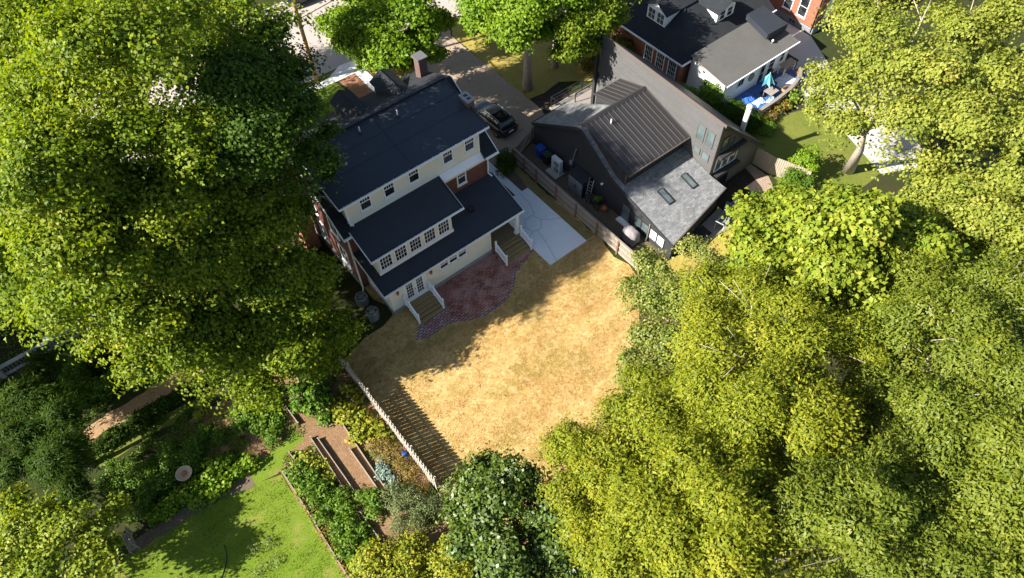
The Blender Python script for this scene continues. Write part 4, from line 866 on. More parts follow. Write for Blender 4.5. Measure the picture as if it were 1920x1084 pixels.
def heatpump():
    t = thing('heat_pump', 'tall white two fan heat pump on a concrete pad by the charcoal wall', 'heat pump', (26.35, 28.3, 0))
    MB().box(25.75, 26.7, 27.75, 28.95, 0, .09).build('pad', concrete_old, t)
    c = MB().box(26.2, 26.55, 27.85, 28.8, .12, 1.42).build('cabinet', acwhite, t, bevel=.02)
    for z in (.45, 1.05): MB().tube([(26.2, 28.2, z), (26.17, 28.2, z)], .25, 22).build('fan_grille', mat('fan_dark', (.05, .05, .055), .5), t)
    g = MB()
    for z in (.45, 1.05):
        for r in (.08, .16, .24): g.tube([(26.16, 28.2 + r * math.cos(a), z + r * math.sin(a)) for a in np.linspace(0, 2 * math.pi, 19)], .008, 4, cap=False)
    g.build('guard', acwhite, t)
    MB().tube([(26.55, 28.0, .4), (26.75, 27.9, .5), (26.9, 27.7, .7)], .04, 6).build('pipe', black, t)
heatpump()
def shed():
    t = thing('storage_shed', 'low grey two door storage shed with black roof behind the board fence', 'shed', (26.4, 25.8, 0))
    x0, x1, y0, y1 = 25.98, 26.92, 25.05, 26.6
    MB().box(x0 + .04, x1, y0, y1, .03, 1.52).build('shed_body', shedblack, t)
    MB().add([(x0 - .06, y0 - .05, 1.53), (x1 + .03, y0 - .05, 1.66), (x1 + .03, y1 + .05, 1.66), (x0 - .06, y1 + .05, 1.53), (x0 - .06, y0 - .05, 1.60), (x1 + .03, y0 - .05, 1.73), (x1 + .03, y1 + .05, 1.73), (x0 - .06, y1 + .05, 1.60)], [(0, 3, 2, 1), (4, 5, 6, 7), (0, 1, 5, 4), (1, 2, 6, 5), (2, 3, 7, 6), (3, 0, 4, 7)]).build('shed_roof', shedblack, t)
    for a, b, h in ((y0 + .03, 25.81, 25.74), (25.84, y1 - .03, 25.9)):
        d = MB().box(x0, x0 + .035, a, b, .08, 1.48).build('door', shedgrey, t); MB().box(x0 - .03, x0 - .002, h - .02, h + .02, .7, .95).build('handle', black, d)
shed()
def ladder():
    m = MB(); a, b = Vector((26.75, 24.9, 1.75)), Vector((26.05, 24.55, 0)); off = Vector((.05, -.38, 0)) * .5
    m.bar(a + off, b + off, .035, .07); m.bar(a - off, b - off, .035, .07)
    for k in range(1, 8): p = a.lerp(b, k / 8); m.bar(p + off, p - off, .035, .03)
    solo('ladder', m, mat('dull_aluminium', (.33, .33, .34), .45, metal=.4), (26.4, 24.7, 0), 'aluminium ladder leaning against the black shed side', 'ladder')
ladder()
def bike():
    t = thing('bicycle', 'black bicycle leaning beside the ladder in the side court', 'bicycle', (26.1, 24.1, 0))
    def wheel(y): return MB().tube([(26.1 + .12 * math.sin(a) * .3, y + .33 * math.cos(a), .35 + .33 * math.sin(a)) for a in np.linspace(0, 2 * math.pi, 23)], .025, 6, cap=False)
    for y in (24.45, 23.6):
        w = wheel(y); [w.bar((26.1, y, .35), (26.1 + .036 * math.sin(a), y + .32 * math.cos(a), .35 + .32 * math.sin(a)), .008) for a in np.linspace(0, 6, 9)]; w.build('wheel', tyre, t, True)
    f = MB(); P = dict(a=(26.1, 24.45, .35), b=(26.12, 24.28, .8), c=(26.1, 23.95, .3), d=(26.13, 23.82, .78), e=(26.1, 23.6, .35), h=(26.14, 23.78, .95), s=(26.13, 24.33, .95))
    for p, q in (('a', 'b'), ('a', 'c'), ('b', 'c'), ('b', 'd'), ('c', 'd'), ('d', 'e'), ('d', 'h'), ('b', 's')): f.bar(P[p], P[q], .035)
    f.build('bicycle_frame', black, t); MB().box(26.06, 26.2, 24.2, 24.45, .94, .99).build('saddle', black, t, bevel=.02); MB().bar((25.88, 23.8, .97), (26.4, 23.76, .97), .03).build('handlebar', chrome, t)
bike()
def grill():
    t = thing('covered_grill', 'barbecue under a crumpled grey cover near the glass doors', 'grill', (26.1, 19.95, 0))
    n = 24; prof = [(.0, .42, .62), (.15, .44, .66), (.6, .42, .62), (.85, .40, .58), (1.02, .30, .45), (1.1, .16, .28)]; m = MB(); vs = []
    for z, a, b in prof:
        for k in range(n):
            th = 2 * math.pi * k / n; c, s = math.cos(th), math.sin(th); e = .55
            w = 1 + .05 * math.sin(5 * th + z * 6) + random.uniform(-.03, .03)
            vs.append((26.1 + a * math.copysign(abs(c) ** e, c) * w, 19.95 + b * math.copysign(abs(s) ** e, s) * w, z + .02))
    m.add(vs, [(i * n + k, i * n + (k + 1) % n, (i + 1) * n + (k + 1) % n, (i + 1) * n + k) for i in range(len(prof) - 1) for k in range(n)] + [tuple((len(prof) - 1) * n + k for k in range(n))])
    m.build('fabric_cover', cover, t, True)
    MB().box(26.0, 26.2, 19.88, 19.95, 1.085, 1.11).build('vent_flap', black, t)
    MB().box(25.5, 26.5, 19.2, 20.5, .0, .014).build('ground_mat', mat('dark_mat', (.02, .022, .026), .9), t)
grill()
def pot(loc, label, m, r=.2, h=.32):
    t = thing('plant_pot', label, 'plant pot', loc); x, y, z = loc
    MB().lathe(x, y, [(r * .7, .0), (r, h * .9), (r * 1.08, h * .92), (r * 1.08, h), (r * .9, h), (r * .88, h * .9)], 18).build('pot', m, t, True)
    return t
def sling_chair(loc, rz, label):
    t = thing('lounge_chair', label, 'chair', loc, 'sling chairs on the back deck'); x, y, z = loc
    s = MB(); pts = [(.75, .42), (.25, .36), (-.2, .40), (-.62, .98)]
    s.add([(x + sx * .27, y + py, z + pz) for py, pz in pts for sx in (-1, 1)] + [(x + sx * .27, y + py, z + pz - .02) for py, pz in pts for sx in (-1, 1)], [(2 * i, 2 * i + 1, 2 * i + 3, 2 * i + 2) for i in range(3)] + [(8 + 2 * i, 8 + 2 * i + 2, 8 + 2 * i + 3, 8 + 2 * i + 1) for i in range(3)] + [(0, 8, 9, 1), (6, 7, 15, 14)] + [(2 * i, 2 * i + 2, 2 * i + 10, 2 * i + 8) for i in range(3)] + [(2 * i + 1, 2 * i + 9, 2 * i + 11, 2 * i + 3) for i in range(3)]); s.build('sling', canvas, t)
    for sx in (-1, 1):
        f = MB().tube([(x + sx * .3, y + py, z + pz) for py, pz in pts], .02, 6); f.tube([(x + sx * .3, y + .6, z + .4), (x + sx * .3, y + .7, z)], .02, 6); f.tube([(x + sx * .3, y - .3, z + .5), (x + sx * .3, y - .5, z)], .02, 6); f.build('side_frame', mat('pale_metal', (.45, .45, .46), .4), t, True)
        MB().box(x + sx * .33, x + sx * .27, y - .35, y + .3, z + .6, z + .63).build('armrest', mat('pale_metal', (.45, .45, .46), .4), t)
    m = MB().bar((x - .3, y - .62, z + .98), (x + .3, y - .62, z + .98), .035); m.build('head_bar', mat('pale_metal', (.45, .45, .46), .4), t)
    t.rotation_euler = (0, 0, rz)
sling_chair((33.2, 17.1, .12), R(-60), 'sling lounge chair on the back deck, the one closer to the white slab')
sling_chair((31.9, 16.6, .12), R(-75), 'sling lounge chair on the back deck, the one closer to the dark mat')
m = MB().box(34.45, 35.1, 16.95, 17.7, .02, .07); m.box(34.5, 35.05, 17.0, 17.65, .07, .085); solo('stone_slab', m, mat('blue_white_slab', (.55, .62, .68), .6, [(2, .4, (.4, .47, .5))]), (34.8, 17.3, .0), 'white slab lying on the dark mulch bed behind the tower', 'slab')
m = MB().box(29.75, 30.95, 16.55, 17.5, .125, .14); m.box(29.8, 30.9, 16.6, 17.45, .14, .146); solo('outdoor_mat', m, mat('dark_mat', (.02, .022, .026), .9), (30.3, 17, .12), 'dark mat on the deck below the shingled roof edge', 'mat')

# raised bed boards
def board(x0, y0, x1, y1, label):
    m = MB().bar((x0, y0, .13), (x1, y1, .13), .05, .26); 
    for x, y in ((x0, y0), (x1, y1)): m.box(x - .045, x + .045, y - .045, y + .045, 0, .29)
    solo('timber_board', m, mat('grey_timber_edge', (.25, .205, .16), .9, [(4, .4, (.18, .145, .11))]), ((x0 + x1) / 2, (y0 + y1) / 2, 0), label, 'garden board', 'timber edging boards of the vegetable beds')
board(2.62, 20.8, 2.46, 15.6, 'long timber edging board of the bare soil bed, next to the yellow squash')
board(2.12, 18.95, 2.1, 14.9, 'timber edging board rising from the bare soil with a dark shadow beside it')
board(.67, 21.05, .6, 16.6, 'timber edging board with a broad shadow, left of the bare soil bed')
board(.98, 20.7, 1.0, 15.6, 'thin timber edging board along the left side of the bare soil')
board(-.79, 21.0, -.75, 20.3, 'short timber edging board at the grass path corner')
board(-1.67, 20.15, -1.65, 16.4, 'timber edging board along the green lawn, nearest the grass path')
board(-1.68, 16.2, -1.75, 11.5, 'timber edging board along the green lawn, toward the bottom edge')
board(.62, 15.4, .66, 13.4, 'timber edging board half hidden below the tall herbs')
board(.49, 23.75, .54, 22.35, 'short timber edging board beside the far vegetable bed')
board(2.0, 25.4, 2.0, 24.3, 'small timber edging board in shade near the picket fence')
# small garden things
def birdbath():
    t = thing('bird_bath', 'round tan stone bird bath standing among the flower bushes', 'bird bath', (-6.1, 23.45, 0)); x, y = -6.1, 23.45
    MB().lathe(x, y, [(.24, 0), (.22, .06), (.1, .12), (.08, .5), (.14, .6)], 16).build('pedestal', mat('cream_stone', (.40, .31, .21), .85), t, True)
    MB().lathe(x, y, [(.15, .6), (.44, .70), (.48, .76), (.43, .76), (.36, .70), (.05, .67)], 26).build('bowl', mat('cream_stone', (.40, .31, .21), .85), t, True)
    MB().lathe(x, y, [(.17, .69), (.15, .735), (.06, .74)], 14).build('centre_stone', terracotta, t, True)
birdbath()
def bench():
    t = thing('garden_bench', 'dark slatted bench in shade beside the yellowing corner tree', 'bench', (-10.1, 21.9, 0)); x, y = -10.1, 21.9
    s = MB()
    for k in range(4): s.box(x - .25 + k * .12, x - .16 + k * .12, y - .6, y + .6, .42, .45)
    s.build('seat', oldwood, t); b = MB()
    for k in range(3): b.box(x + .24, x + .27, y - .6, y + .6, .55 + k * .13, .65 + k * .13)
    b.build('backrest', oldwood, t)
    for yy in (-.55, .55):
        MB().box(x - .24, x - .18, y + yy - .03, y + yy + .03, 0, .42).build('leg', oldwood, t); MB().box(x + .19, x + .25, y + yy - .03, y + yy + .03, 0, .95).build('leg', oldwood, t)
bench()
def watering():
    t = thing('watering_can', 'blue watering can against the foot of the picket fence', 'watering can', (4.45, 16.65, 0))
    MB().lathe(4.45, 16.65, [(.13, .0), (.15, .3), (.1, .34)], 14).build('can_body', blue, t, True); MB().tube([(4.45, 16.52, .1), (4.4, 16.28, .36)], [.03, .02], 8).build('spout', blue, t); MB().tube([(4.45, 16.75, .08), (4.45, 16.92, .2), (4.45, 16.72, .4)], .018, 6).build('handle', blue, t)
watering()
def garden_hose():
    pts = [(-6.2 + .8 * math.sin(k * .4) * .3 - k * .12, 18.6 - k * .2, .03) for k in range(14)]
    solo('garden_hose', MB().tube(pts, .022, 6), black, (-6.5, 17.5, 0), 'thin dark hose lying across the bright green lawn', 'hose', smooth=True)
garden_hose()
# street things
def pole():
    t = thing('utility_pole', 'ochre wooden utility pole at the kerb, rising out of the picture', 'utility pole', (17.5, 49.75, 0))
    MB().tube([(17.5, 49.75, -.1), (17.5, 49.75, 11.5)], [.19, .12], 14).build('pole_shaft', poleyellow, t, True)
    m = MB()
    for z in (5.2, 6.4): m.tube([(17.5, 49.75, z), (17.5, 49.75, z + .06)], .19, 14)
    m.build('steel_band', galv, t); MB().box(16.6, 18.4, 49.68, 49.78, 10.7, 10.85).build('crossarm', poleyellow, t)
pole()
def cable(z, z2, label, dy, r):
    m = MB().tube([(17.5 + 26 * k / 16, 49.75 + dy * k / 16, z + (z2 - z) * k / 16 - 1.1 * (1 - (k / 8 - 1) ** 2)) for k in range(17)], r, 5)
    solo('overhead_cable', m, black, (20, 49.75, 6), label, 'cable', smooth=True)
cable(6.0, 7.2, 'lower black overhead cable running from the utility pole over the street', 7, .035); cable(6.7, 8.0, 'upper thin overhead cable running from the utility pole over the street', 8, .02)
def handrail():
    t = thing('handrail', 'brown metal handrail beside the front walk steps', 'handrail', (21.4, 48.1, 0))
    MB().bar((20.98, 48.3, .92), (22.6, 48.05, .92), .06, .05).build('top_bar', rail_brown, t)
    for x, y in ((21.0, 48.28), (22.55, 48.05)): MB().bar((x, y, 0), (x, y, .9), .06).build('post', rail_brown, t)
    MB().bar((20.98, 48.3, .5), (22.6, 48.05, .5), .035).build('lower_bar', rail_brown, t)
handrail()
# patio of the white wing
def umbrella():
    t = thing('patio_umbrella', 'half folded teal patio umbrella on the blue deck', 'umbrella', (45.4, 24.0, .22)); x, y = 45.4, 24.0
    MB().tube([(x, y, .22), (x, y, 2.35)], .025, 8).build('pole', galv, t); m = MB(); n = 12; vs = [(x, y, 2.3)]
    for k in range(n): a = 2 * math.pi * k / n; r = .66 if k % 2 == 0 else .3; vs.append((x + r * math.cos(a), y + r * math.sin(a), 1.28 if k % 2 == 0 else 1.45))
    m.add(vs, [(0, 1 + k, 1 + (k + 1) % n) for k in range(n)]); o = m.build('canopy', teal, t); s = o.modifiers.new('solid', 'SOLIDIFY'); s.thickness = .015
    MB().lathe(x, y, [(.25, .22), (.22, .3), (.04, .32)], 16).build('base', shedblack, t)
umbrella()
def patio_table(x, y, label):
    t = thing('patio_table', label, 'table', (x, y, .22)); MB().box(x - .5, x + .5, y - .4, y + .4, .9, .94).build('tabletop', greydeck, t)
    for sx in (-1, 1):
        for sy in (-1, 1): MB().box(x + sx * .45 - .03, x + sx * .45 + .03, y + sy * .35 - .03, y + sy * .35 + .03, .22, .9).build('leg', postwood, t)
patio_table(45.35, 23.35, 'small grey patio table beside the teal umbrella')
def heap(x, y, rx, ry, h, m, label, name='cloth_heap', cat='cloth'):
    b = MB(); n = 12; vs = []
    for i in range(n + 1):
        for j in range(n + 1):
            u, v = i / n * 2 - 1, j / n * 2 - 1; d = max(0, 1 - (abs(u) ** 2.5 + abs(v) ** 2.5) * .7)
            vs.append((x + u * rx * (1 + .12 * math.sin(5 * v)), y + v * ry * (1 + .12 * math.sin(4 * u)), .23 + d * h * random.uniform(.45, 1)))
    b.add(vs, [(i * (n + 1) + j, (i + 1) * (n + 1) + j, (i + 1) * (n + 1) + j + 1, i * (n + 1) + j + 1) for i in range(n) for j in range(n)])
    o = solo(name, b, m, (x, y, .22), label, cat); s = o.modifiers.new('solid', 'SOLIDIFY'); s.thickness = .02
heap(44.25, 23.5, .55, .35, .35, palecloth, 'pale blue crumpled cloth on the left end of the deck')
heap(45.1, 22.95, .5, .28, .4, palecloth, 'white and blue crumpled cloth by the plank fence')
heap(43.9, 24.4, .6, .5, .18, bluetarp, 'dark blue tarpaulin spread at the left of the deck', 'tarpaulin', 'tarpaulin')
heap(46.3, 23.3, .45, .3, .3, bluetarp, 'deep blue cushion pile right of the patio table', 'cushion_pile', 'cushions')
m = MB().box(47.0, 48.9, 23.1, 24.5, .222, .236); m.box(47.05, 48.85, 23.15, 24.45, .236, .24); solo('patterned_rug', m, whitecloth, (48, 23.8, .22), 'white and blue patterned rug on the right half of the deck', 'rug')
def worktop(x, y):
    t = thing('outdoor_counter', 'pale topped outdoor counter on the right end of the deck', 'counter', (x, y, .22)); MB().box(x - .75, x + .75, y - .35, y + .35, 1.05, 1.11).build('counter_top', fencewood, t); MB().box(x - .7, x + .7, y - .28, y + .3, .55, .6).build('shelf', fencewood, t)
    for sx in (-1, 1):
        for sy in (-1, 1): MB().box(x + sx * .68 - .04, x + sx * .68 + .04, y + sy * .28 - .04, y + sy * .28 + .04, .22, 1.05).build('leg', white, t)
worktop(49.0, 24.65)
def planter(x, y, label, m):
    t = thing('wooden_planter', label, 'planter', (x, y, .22)); MB().box(x - .32, x + .32, y - .25, y + .25, .22, .62).build('box', m, t); MB().box(x - .27, x + .27, y - .2, y + .2, .62, .635).build('soil', g_dark, t)
planter(49.6, 23.7, 'brown wooden planter at the right corner of the blue deck', postwood); planter(46.9, 22.95, 'orange wooden planter against the plank fence', mat('orange_wood', (.42, .19, .06), .8))
def chair(x, y, label, m):
    t = thing('patio_chair', label, 'chair', (x, y, .22)); MB().box(x - .25, x + .25, y - .25, y + .25, .62, .67).build('seat', m, t); MB().box(x - .25, x + .25, y + .21, y + .25, .67, 1.1).build('backrest', m, t)
    for sx in (-1, 1):
        for sy in (-1, 1): MB().box(x + sx * .22 - .02, x + sx * .22 + .02, y + sy * .22 - .02, y + sy * .22 + .02, .22, .62).build('leg', m, t)
chair(47.3, 24.75, 'dark wicker chair against the white wall', mat('dark_wicker', (.06, .04, .025), .8)); chair(46.6, 24.1, 'brown patio chair right of the teal umbrella', mat('dark_wicker', (.06, .04, .025), .8))

# ================================================================ TREES
LM = leafmat('maple_leaves', [(0.034, 0.071, 0.006), (0.094, 0.149, 0.011), (0.161, 0.216, 0.014), (0.236, 0.270, 0.019), (0.333, 0.310, 0.032)], 0.4, gloss=.15)
LD = leafmat('deep_green_leaves', [(0.018, 0.045, 0.006), (0.042, 0.086, 0.010), (0.070, 0.120, 0.013), (0.110, 0.155, 0.018)], 0.36, gloss=.12)
LY = leafmat('yellowing_maple_leaves', [(0.069, 0.115, 0.011), (0.129, 0.186, 0.016), (0.196, 0.241, 0.022), (0.259, 0.276, 0.032), (0.356, 0.299, 0.047)], 0.33, gloss=.15)
LL = leafmat('locust_leaves', [(0.063, 0.098, 0.009), (0.129, 0.163, 0.012), (0.201, 0.221, 0.017), (0.270, 0.270, 0.025), (0.356, 0.282, 0.035)], 0.38, gloss=.12)
LT = leafmat('pale_yellow_leaves', [(0.081, 0.113, 0.018), (0.147, 0.182, 0.025), (0.213, 0.239, 0.037), (0.270, 0.276, 0.048), (0.368, 0.287, 0.068)], 0.33, gloss=.12)
LV = leafmat('grey_green_leaves', [(0.052, 0.088, 0.013), (0.098, 0.138, 0.020), (0.156, 0.188, 0.036), (0.247, 0.250, 0.063), (0.429, 0.388, 0.144)], .28)
LH = leafmat('glossy_dark_leaves', [(0.028, 0.056, 0.007), (0.055, 0.095, 0.011), (0.095, 0.138, 0.018), (0.190, 0.210, 0.045)], 0.2, rough=.45, gloss=.4)  # palest tone paints highlights onto some of the leaves
LG = leafmat('golden_leaves', [(0.104, 0.147, 0.013), (0.187, 0.221, 0.018), (0.281, 0.270, 0.023), (0.374, 0.294, 0.027)], .35)
LS = leafmat('bright_street_leaves', [(0.065, 0.125, 0.007), (0.117, 0.206, 0.011), (0.182, 0.269, 0.014), (0.260, 0.312, 0.023)], .38)
LC = leafmat('feathery_dark_leaves', [(0.014, 0.032, 0.005), (0.028, 0.056, 0.007), (0.048, 0.082, 0.010), (0.070, 0.100, 0.014)], 0.25, gloss=.05)
LB = leafmat('garden_leaves', [(0.039, 0.088, 0.007), (0.072, 0.144, 0.011), (0.111, 0.188, 0.016), (0.182, 0.237, 0.027)], .3)
LQ = leafmat('lime_leaves', [(.12, .16, .014), (.20, .23, .02), (.28, .28, .03), (.36, .30, .04)], .35)
LO = leafmat('autumn_flower_leaves', [(.05, .09, .012), (.09, .12, .015), (.16, .13, .02), (.30, .17, .025), (.42, .22, .03)], .28)
LK = leafmat('blue_grey_leaves', [(.10, .15, .12), (.16, .22, .18), (.24, .30, .25)], .2)
LR = leafmat('dry_brown_leaves', [(.10, .075, .02), (.17, .12, .03), (.24, .16, .045), (.12, .13, .02)], .25)
LA = leafmat('sage_leaves', [(.06, .09, .03), (.10, .13, .045), (.15, .17, .06), (.21, .20, .08)], .25)

LOBES = {}
LOBES['A']=[(1.7,30.1,18.1,2.4),(3.3,29.6,16.5,2.5),(4.2,28.6,14.1,2.5),(0.4,29.4,16,2.6),(1.3,28.6,13.9,2.6),(-2.2,29.2,15.4,2.6),(-3.9,29.1,15,2.3),(2.8,27.5,11.6,2.5),(4.9,27.4,11.8,2.2),(5.5,26.6,10.4,2),(4.6,25.8,9,1.7),(-2.1,28.2,13.2,2.5),(-0.2,27.4,11.5,2.4),(-4.1,28,12.5,2.1),(1.1,26.5,9.4,2.3),(3,25.6,7.7,2.1),(3.9,24.6,6,1.8),(4.8,23.8,4.5,1.5),(5,25,7.8,1.4),(3.8,25.2,7.4,1.8),(5.2,25.8,9.5,1.5),(3.5,23.4,3.8,1.4),(1.8,23.6,3.9,1.6),(-2.9,26.7,10.5,2.1),(-1.8,26,8.7,2.1),(0,25.4,7.1,2.1),(1.9,24.4,5.2,1.9),(0,23.8,4.7,1.5),(-1.5,24.6,6.4,1.6),(3.2,23.6,4.3,1.4),(0,28.2,13.9,2.2),(-6,31.8,11,1.8),(-7.8,34.2,8,1.6),(-6.2,31.1,8.5,1.6),(-4.2,26.5,8.5,1.5)]
LOBES['B']=[(5.8,30.3,18.2,2.6),(7.1,29.7,16.6,2.6),(8.2,28.4,16.2,1.32),(5.2,29.2,15.9,2.4),(6.8,28.6,14.7,2.2),(8.1,27.4,14,1.02),(9.3,29,11.5,0.78),(7.3,28.1,12,0.84),(5.1,28.2,13.8,2.2),(9.9,32.6,15,1.7),(10.4,32.4,12,0.9),(9.1,32.7,17,1.7),(9.5,29.8,13,0.9)]
LOBES['C']=[(3.9,31,19.9,2.6),(1.8,31.2,20,2.6),(-0.2,33.8,18.5,2.6),(6.4,34.9,18,2.5),(4.6,39.5,17,2.6),(8.7,34.9,17,2.4),(11.7,42.2,13,1.7),(2.3,41.1,16.5,2.6),(-0.1,45.2,15,2.6),(10,45,14,2.5),(7.5,50.7,13,2.6),(3.3,55.6,12,2.6),(14.9,51.8,10,2),(-0.1,51.2,14,2.6),(-2.3,51.4,13,2.6),(1.7,55.3,12,2.4)]
LOBES['D']=[(-2.7,31.4,17.5,2.6),(-5,32,15,2.4),(-3,29.6,16.8,2.4),(-2.9,37.8,16,2.6),(-5.4,35.5,15,2.6),(-6.2,32.7,12,2),(-8,36.2,10,2.2),(-1.3,30,18,2.3),(-3.7,48.5,13,2.8),(-1.7,36.6,16.5,2.4)]
LOBES['maple']=[(26.7,9.7,12,1.5),(28,8,12.5,1.5),(29.8,6.2,12,1.6),(25.2,10.7,10.5,1.6),(24.6,8.1,13,2),(26,6.4,13.5,2),(28.5,4.7,12,1.9),(23.6,9.8,9.5,1.4),(22.6,7.8,12,1.8),(23,5.7,13,1.9),(25.1,4.1,12.5,1.9),(26.4,12.4,8,1.2),(28.5,11.9,9,1.1),(27.6,12.4,8.5,1.1),(29.4,3.2,10,1.6),(23.9,4,11,1.7),(26.5,2.6,10,1.6)]
LOBES['viburnum']=[(23.2,15.3,4,1.3),(24.9,13.9,4.6,1.4),(25.7,12.2,4.6,1.3),(20.9,13.6,4.6,1.4),(21.8,11.6,5.5,1.5),(18.8,12.7,4.2,1.3),(19.3,10.8,5,1.5),(20.6,9.6,5.2,1.5),(16.9,11.2,4,1.2),(17.6,9.5,4.4,1.4),(21.4,15.3,3.4,1),(16.3,9.6,3.6,1.1),(23.5,10.8,4.8,1.2)]
LOBES['locustA']=[(19.3,7.6,13,1.7),(19.6,5.8,14,1.8),(17.5,7.7,12,1.7),(16.8,5.3,15,1.9),(18.4,4,14.5,1.8),(15.4,5.6,13.5,1.8),(15.3,3.7,15.5,1.9),(17.5,2.5,14,1.8),(21.1,3,12,1.5),(14.8,6,11.5,1.6),(14.1,3.5,14,1.8),(15.5,2,14,1.8),(20,9.7,10,1.4),(22.5,4.7,11.5,1.4)]
LOBES['locustB']=[(10.3,8.7,8,1.2),(9.4,9.2,7,1),(10.7,6.8,9.5,1.5),(12.5,6.5,10.5,1.6),(12.6,4.7,12,1.7),(9.9,5,11.5,1.6),(9.5,6.5,9,1.3),(10.5,3.4,13.5,1.7),(12.1,2.6,14,1.8),(9,2.9,13,1.7),(10.1,1.7,14.5,1.8),(8.4,3.7,11.5,1.4),(7.2,3,11,1.4),(8.2,1.6,13,1.6),(12.6,1.2,14,1.7),(10.9,0.2,14.5,1.7),(9.2,0.5,14,1.7),(12.8,8.3,7.5,1.2),(14.8,8.6,8,1.3),(8.2,7.1,8,1.2),(7.8,5.5,8.5,1.2),(7.1,4.2,9,1.2),(9.6,10.4,6,0.8),(10.5,7.6,9,1.2)]
LOBES['locustC']=[(25.8,3.2,12,1.7),(27.9,2.5,12.5,1.8),(27.8,0.6,13,1.9),(22.5,1.7,13,1.7),(23.8,1.3,14,1.8),(23.6,-0.5,14.5,1.9),(20.4,0.5,13.5,1.7),(19.7,-1.3,14.5,1.8),(19.3,-0.5,12.5,1.6),(23.2,-2.4,14,1.9),(32.1,1.7,11.5,1.8),(18.1,-1.7,14,1.7),(19.2,-2.8,15,1.8)]
LOBES['locustD']=[(15.2,0.6,13.5,1.7),(15.7,-0.8,14,1.7),(12.8,-0.2,14.5,1.7),(13.4,-1.6,15,1.8),(15.6,-2.2,14.5,1.8),(16.4,-3.3,15,1.8),(18.2,-4.1,15,1.8),(13.6,-3.1,15,1.8),(11.7,-1.7,14.5,1.7),(14.9,-4.4,15,1.8),(16.6,-5.4,15,1.8),(21.3,-4.8,14,1.9),(18.6,-5.9,14.5,1.9),(14.7,1.5,12.5,1.4)]
LOBES['topright']=[(42.8,18.2,10.5,1.8),(43.1,15.2,12,2),(44.9,12.8,12.5,2),(48,11.1,12,2),(38.6,16.2,10,1.6),(37.3,13.2,12.5,1.9),(37.1,10.4,14,2),(39.3,8.5,14,2),(38.3,16.4,8.5,1),(36.7,13.5,10,1.2),(35.6,9.9,12.5,1.7),(35.5,7.5,13.5,1.9),(37.4,5.9,13.5,1.9),(36,7.9,10.5,1.3),(49.6,20.7,10,2),(51.3,17.2,11,2),(54.6,14.4,11,2.2),(47.7,21.9,8.5,1.4),(43.8,7,13,2.2)]
LOBES['midright']=[(35.9,6.6,9.5,1.6),(36,5.2,11,1.8),(37.2,4,11.5,1.8),(33.9,4.6,9.5,1.6),(33.7,3.2,11,1.8),(34.6,1.9,11.5,1.9),(38.2,2.8,11.5,2)]
LOBES['holly']=[(7.2,11,4.5,1.1),(6,11,4.5,1.2),(7.4,9.6,6,1.3),(4.7,10.6,3.8,1),(5.4,8.7,6.3,1.5),(7.2,7.7,6,1.3),(3.9,9,4.5,1.1),(4.8,7.2,6,1.5),(6.6,6.2,5.5,1.3),(7.3,5,4.5,1.1),(5.3,5.8,5,1.4),(4.1,6,4.5,1.4),(8.1,6.7,4.2,0.9)]
LOBES['goldshrub']=[(-0.3,12,1.8,1),(1.4,11.5,2,1),(2.5,10.2,2.2,1.1),(3.3,8.5,2.2,1),(0.5,10.2,2.2,1.2),(2.2,8.4,2.2,1.1),(-1,11,1.8,1),(-2.2,12.2,1.5,0.7)]
LOBES['corner']=[(-13.1,23.7,3.5,1.4),(-11.4,22.7,3.7,1.4),(-10.4,21.7,3.1,1.2),(-9.5,22.6,2.5,0.9),(-12.8,21.4,3.8,1.5),(-11.3,20.3,3.5,1.4),(-14.5,22.9,3.3,1.4),(-13.7,26.1,2.5,1.1),(-11.8,24.8,2.7,1.1),(-10.4,20.6,2.5,1)]
LOBES['cedar']=[(-10.5,31,4,1.56),(-9.5,28.5,4,1.47),(-11.6,28.8,4.3,1.56),(-10.3,26,4.7,1.56),(-12.6,27.1,4,1.38),(-9.5,26.7,3.6,1.1),(-11.5,32.4,3.6,1.47),(-10.1,24.9,3.6,1.1),(-9.6,33.7,2.9,1.1)]
LOBES['streetmaple']=[(20,42.4,9,1.6),(21.8,40.8,9.5,1.7),(18.7,43,7.5,1.3),(19.6,39.7,8.5,1.6),(22.7,39.6,8,1.4),(19.8,46.4,7.5,1.2),(25.9,42.3,7,1.2),(22.9,46.2,9,1.8),(25.8,44.8,8.5,1.7),(22,41.3,5.5,0.9),(19.6,42.8,6,0.9),(22,50.2,7,1.4),(23.6,39.9,6,0.9)]
LOBES['oakA']=[(28.6,35.1,9.5,1.9),(27.7,37.7,9,1.7),(30.9,34.9,9.5,1.7),(27.1,34.6,7.8,1.5),(27,38.3,7,1.3),(29.2,34,7.2,1.3),(28.2,41.2,7.5,1.4),(30.1,38.9,10,2),(34.4,38.4,9,1.8),(29.6,43.7,8,1.6)]
LOBES['oakB']=[(30.8,31.8,9,1.6),(32.9,32.5,9,1.6),(30,32,7.5,1.2),(32.1,31.9,7,1.1),(35.3,33.9,9,1.7),(33.4,35.4,9.5,1.8),(34.1,32.8,6.5,1.2),(36.9,34,6,1.2)]
for k in 'ABCD': LOBES[k] = [(x + random.uniform(-.5, .5), y + random.uniform(-.5, .5), z + random.uniform(-1.9, 1.0), r * random.uniform(.85, 1.1)) for x, y, z, r in LOBES[k]]
LOBES['streetmaple'] += [(22, 46, 11.5, 2), (24, 47.5, 11, 2), (20, 47.5, 11, 2), (26, 46.3, 11, 1.8), (22, 49, 11, 2), (25, 49.5, 10.5, 2), (28, 47, 10.5, 1.8)]
LOBES['oakA'] += [(28, 43.5, 10, 2.1), (31, 42.5, 10.5, 2.1), (27, 46, 9.5, 2), (33, 45, 10, 2.1), (30, 46, 10, 2)]
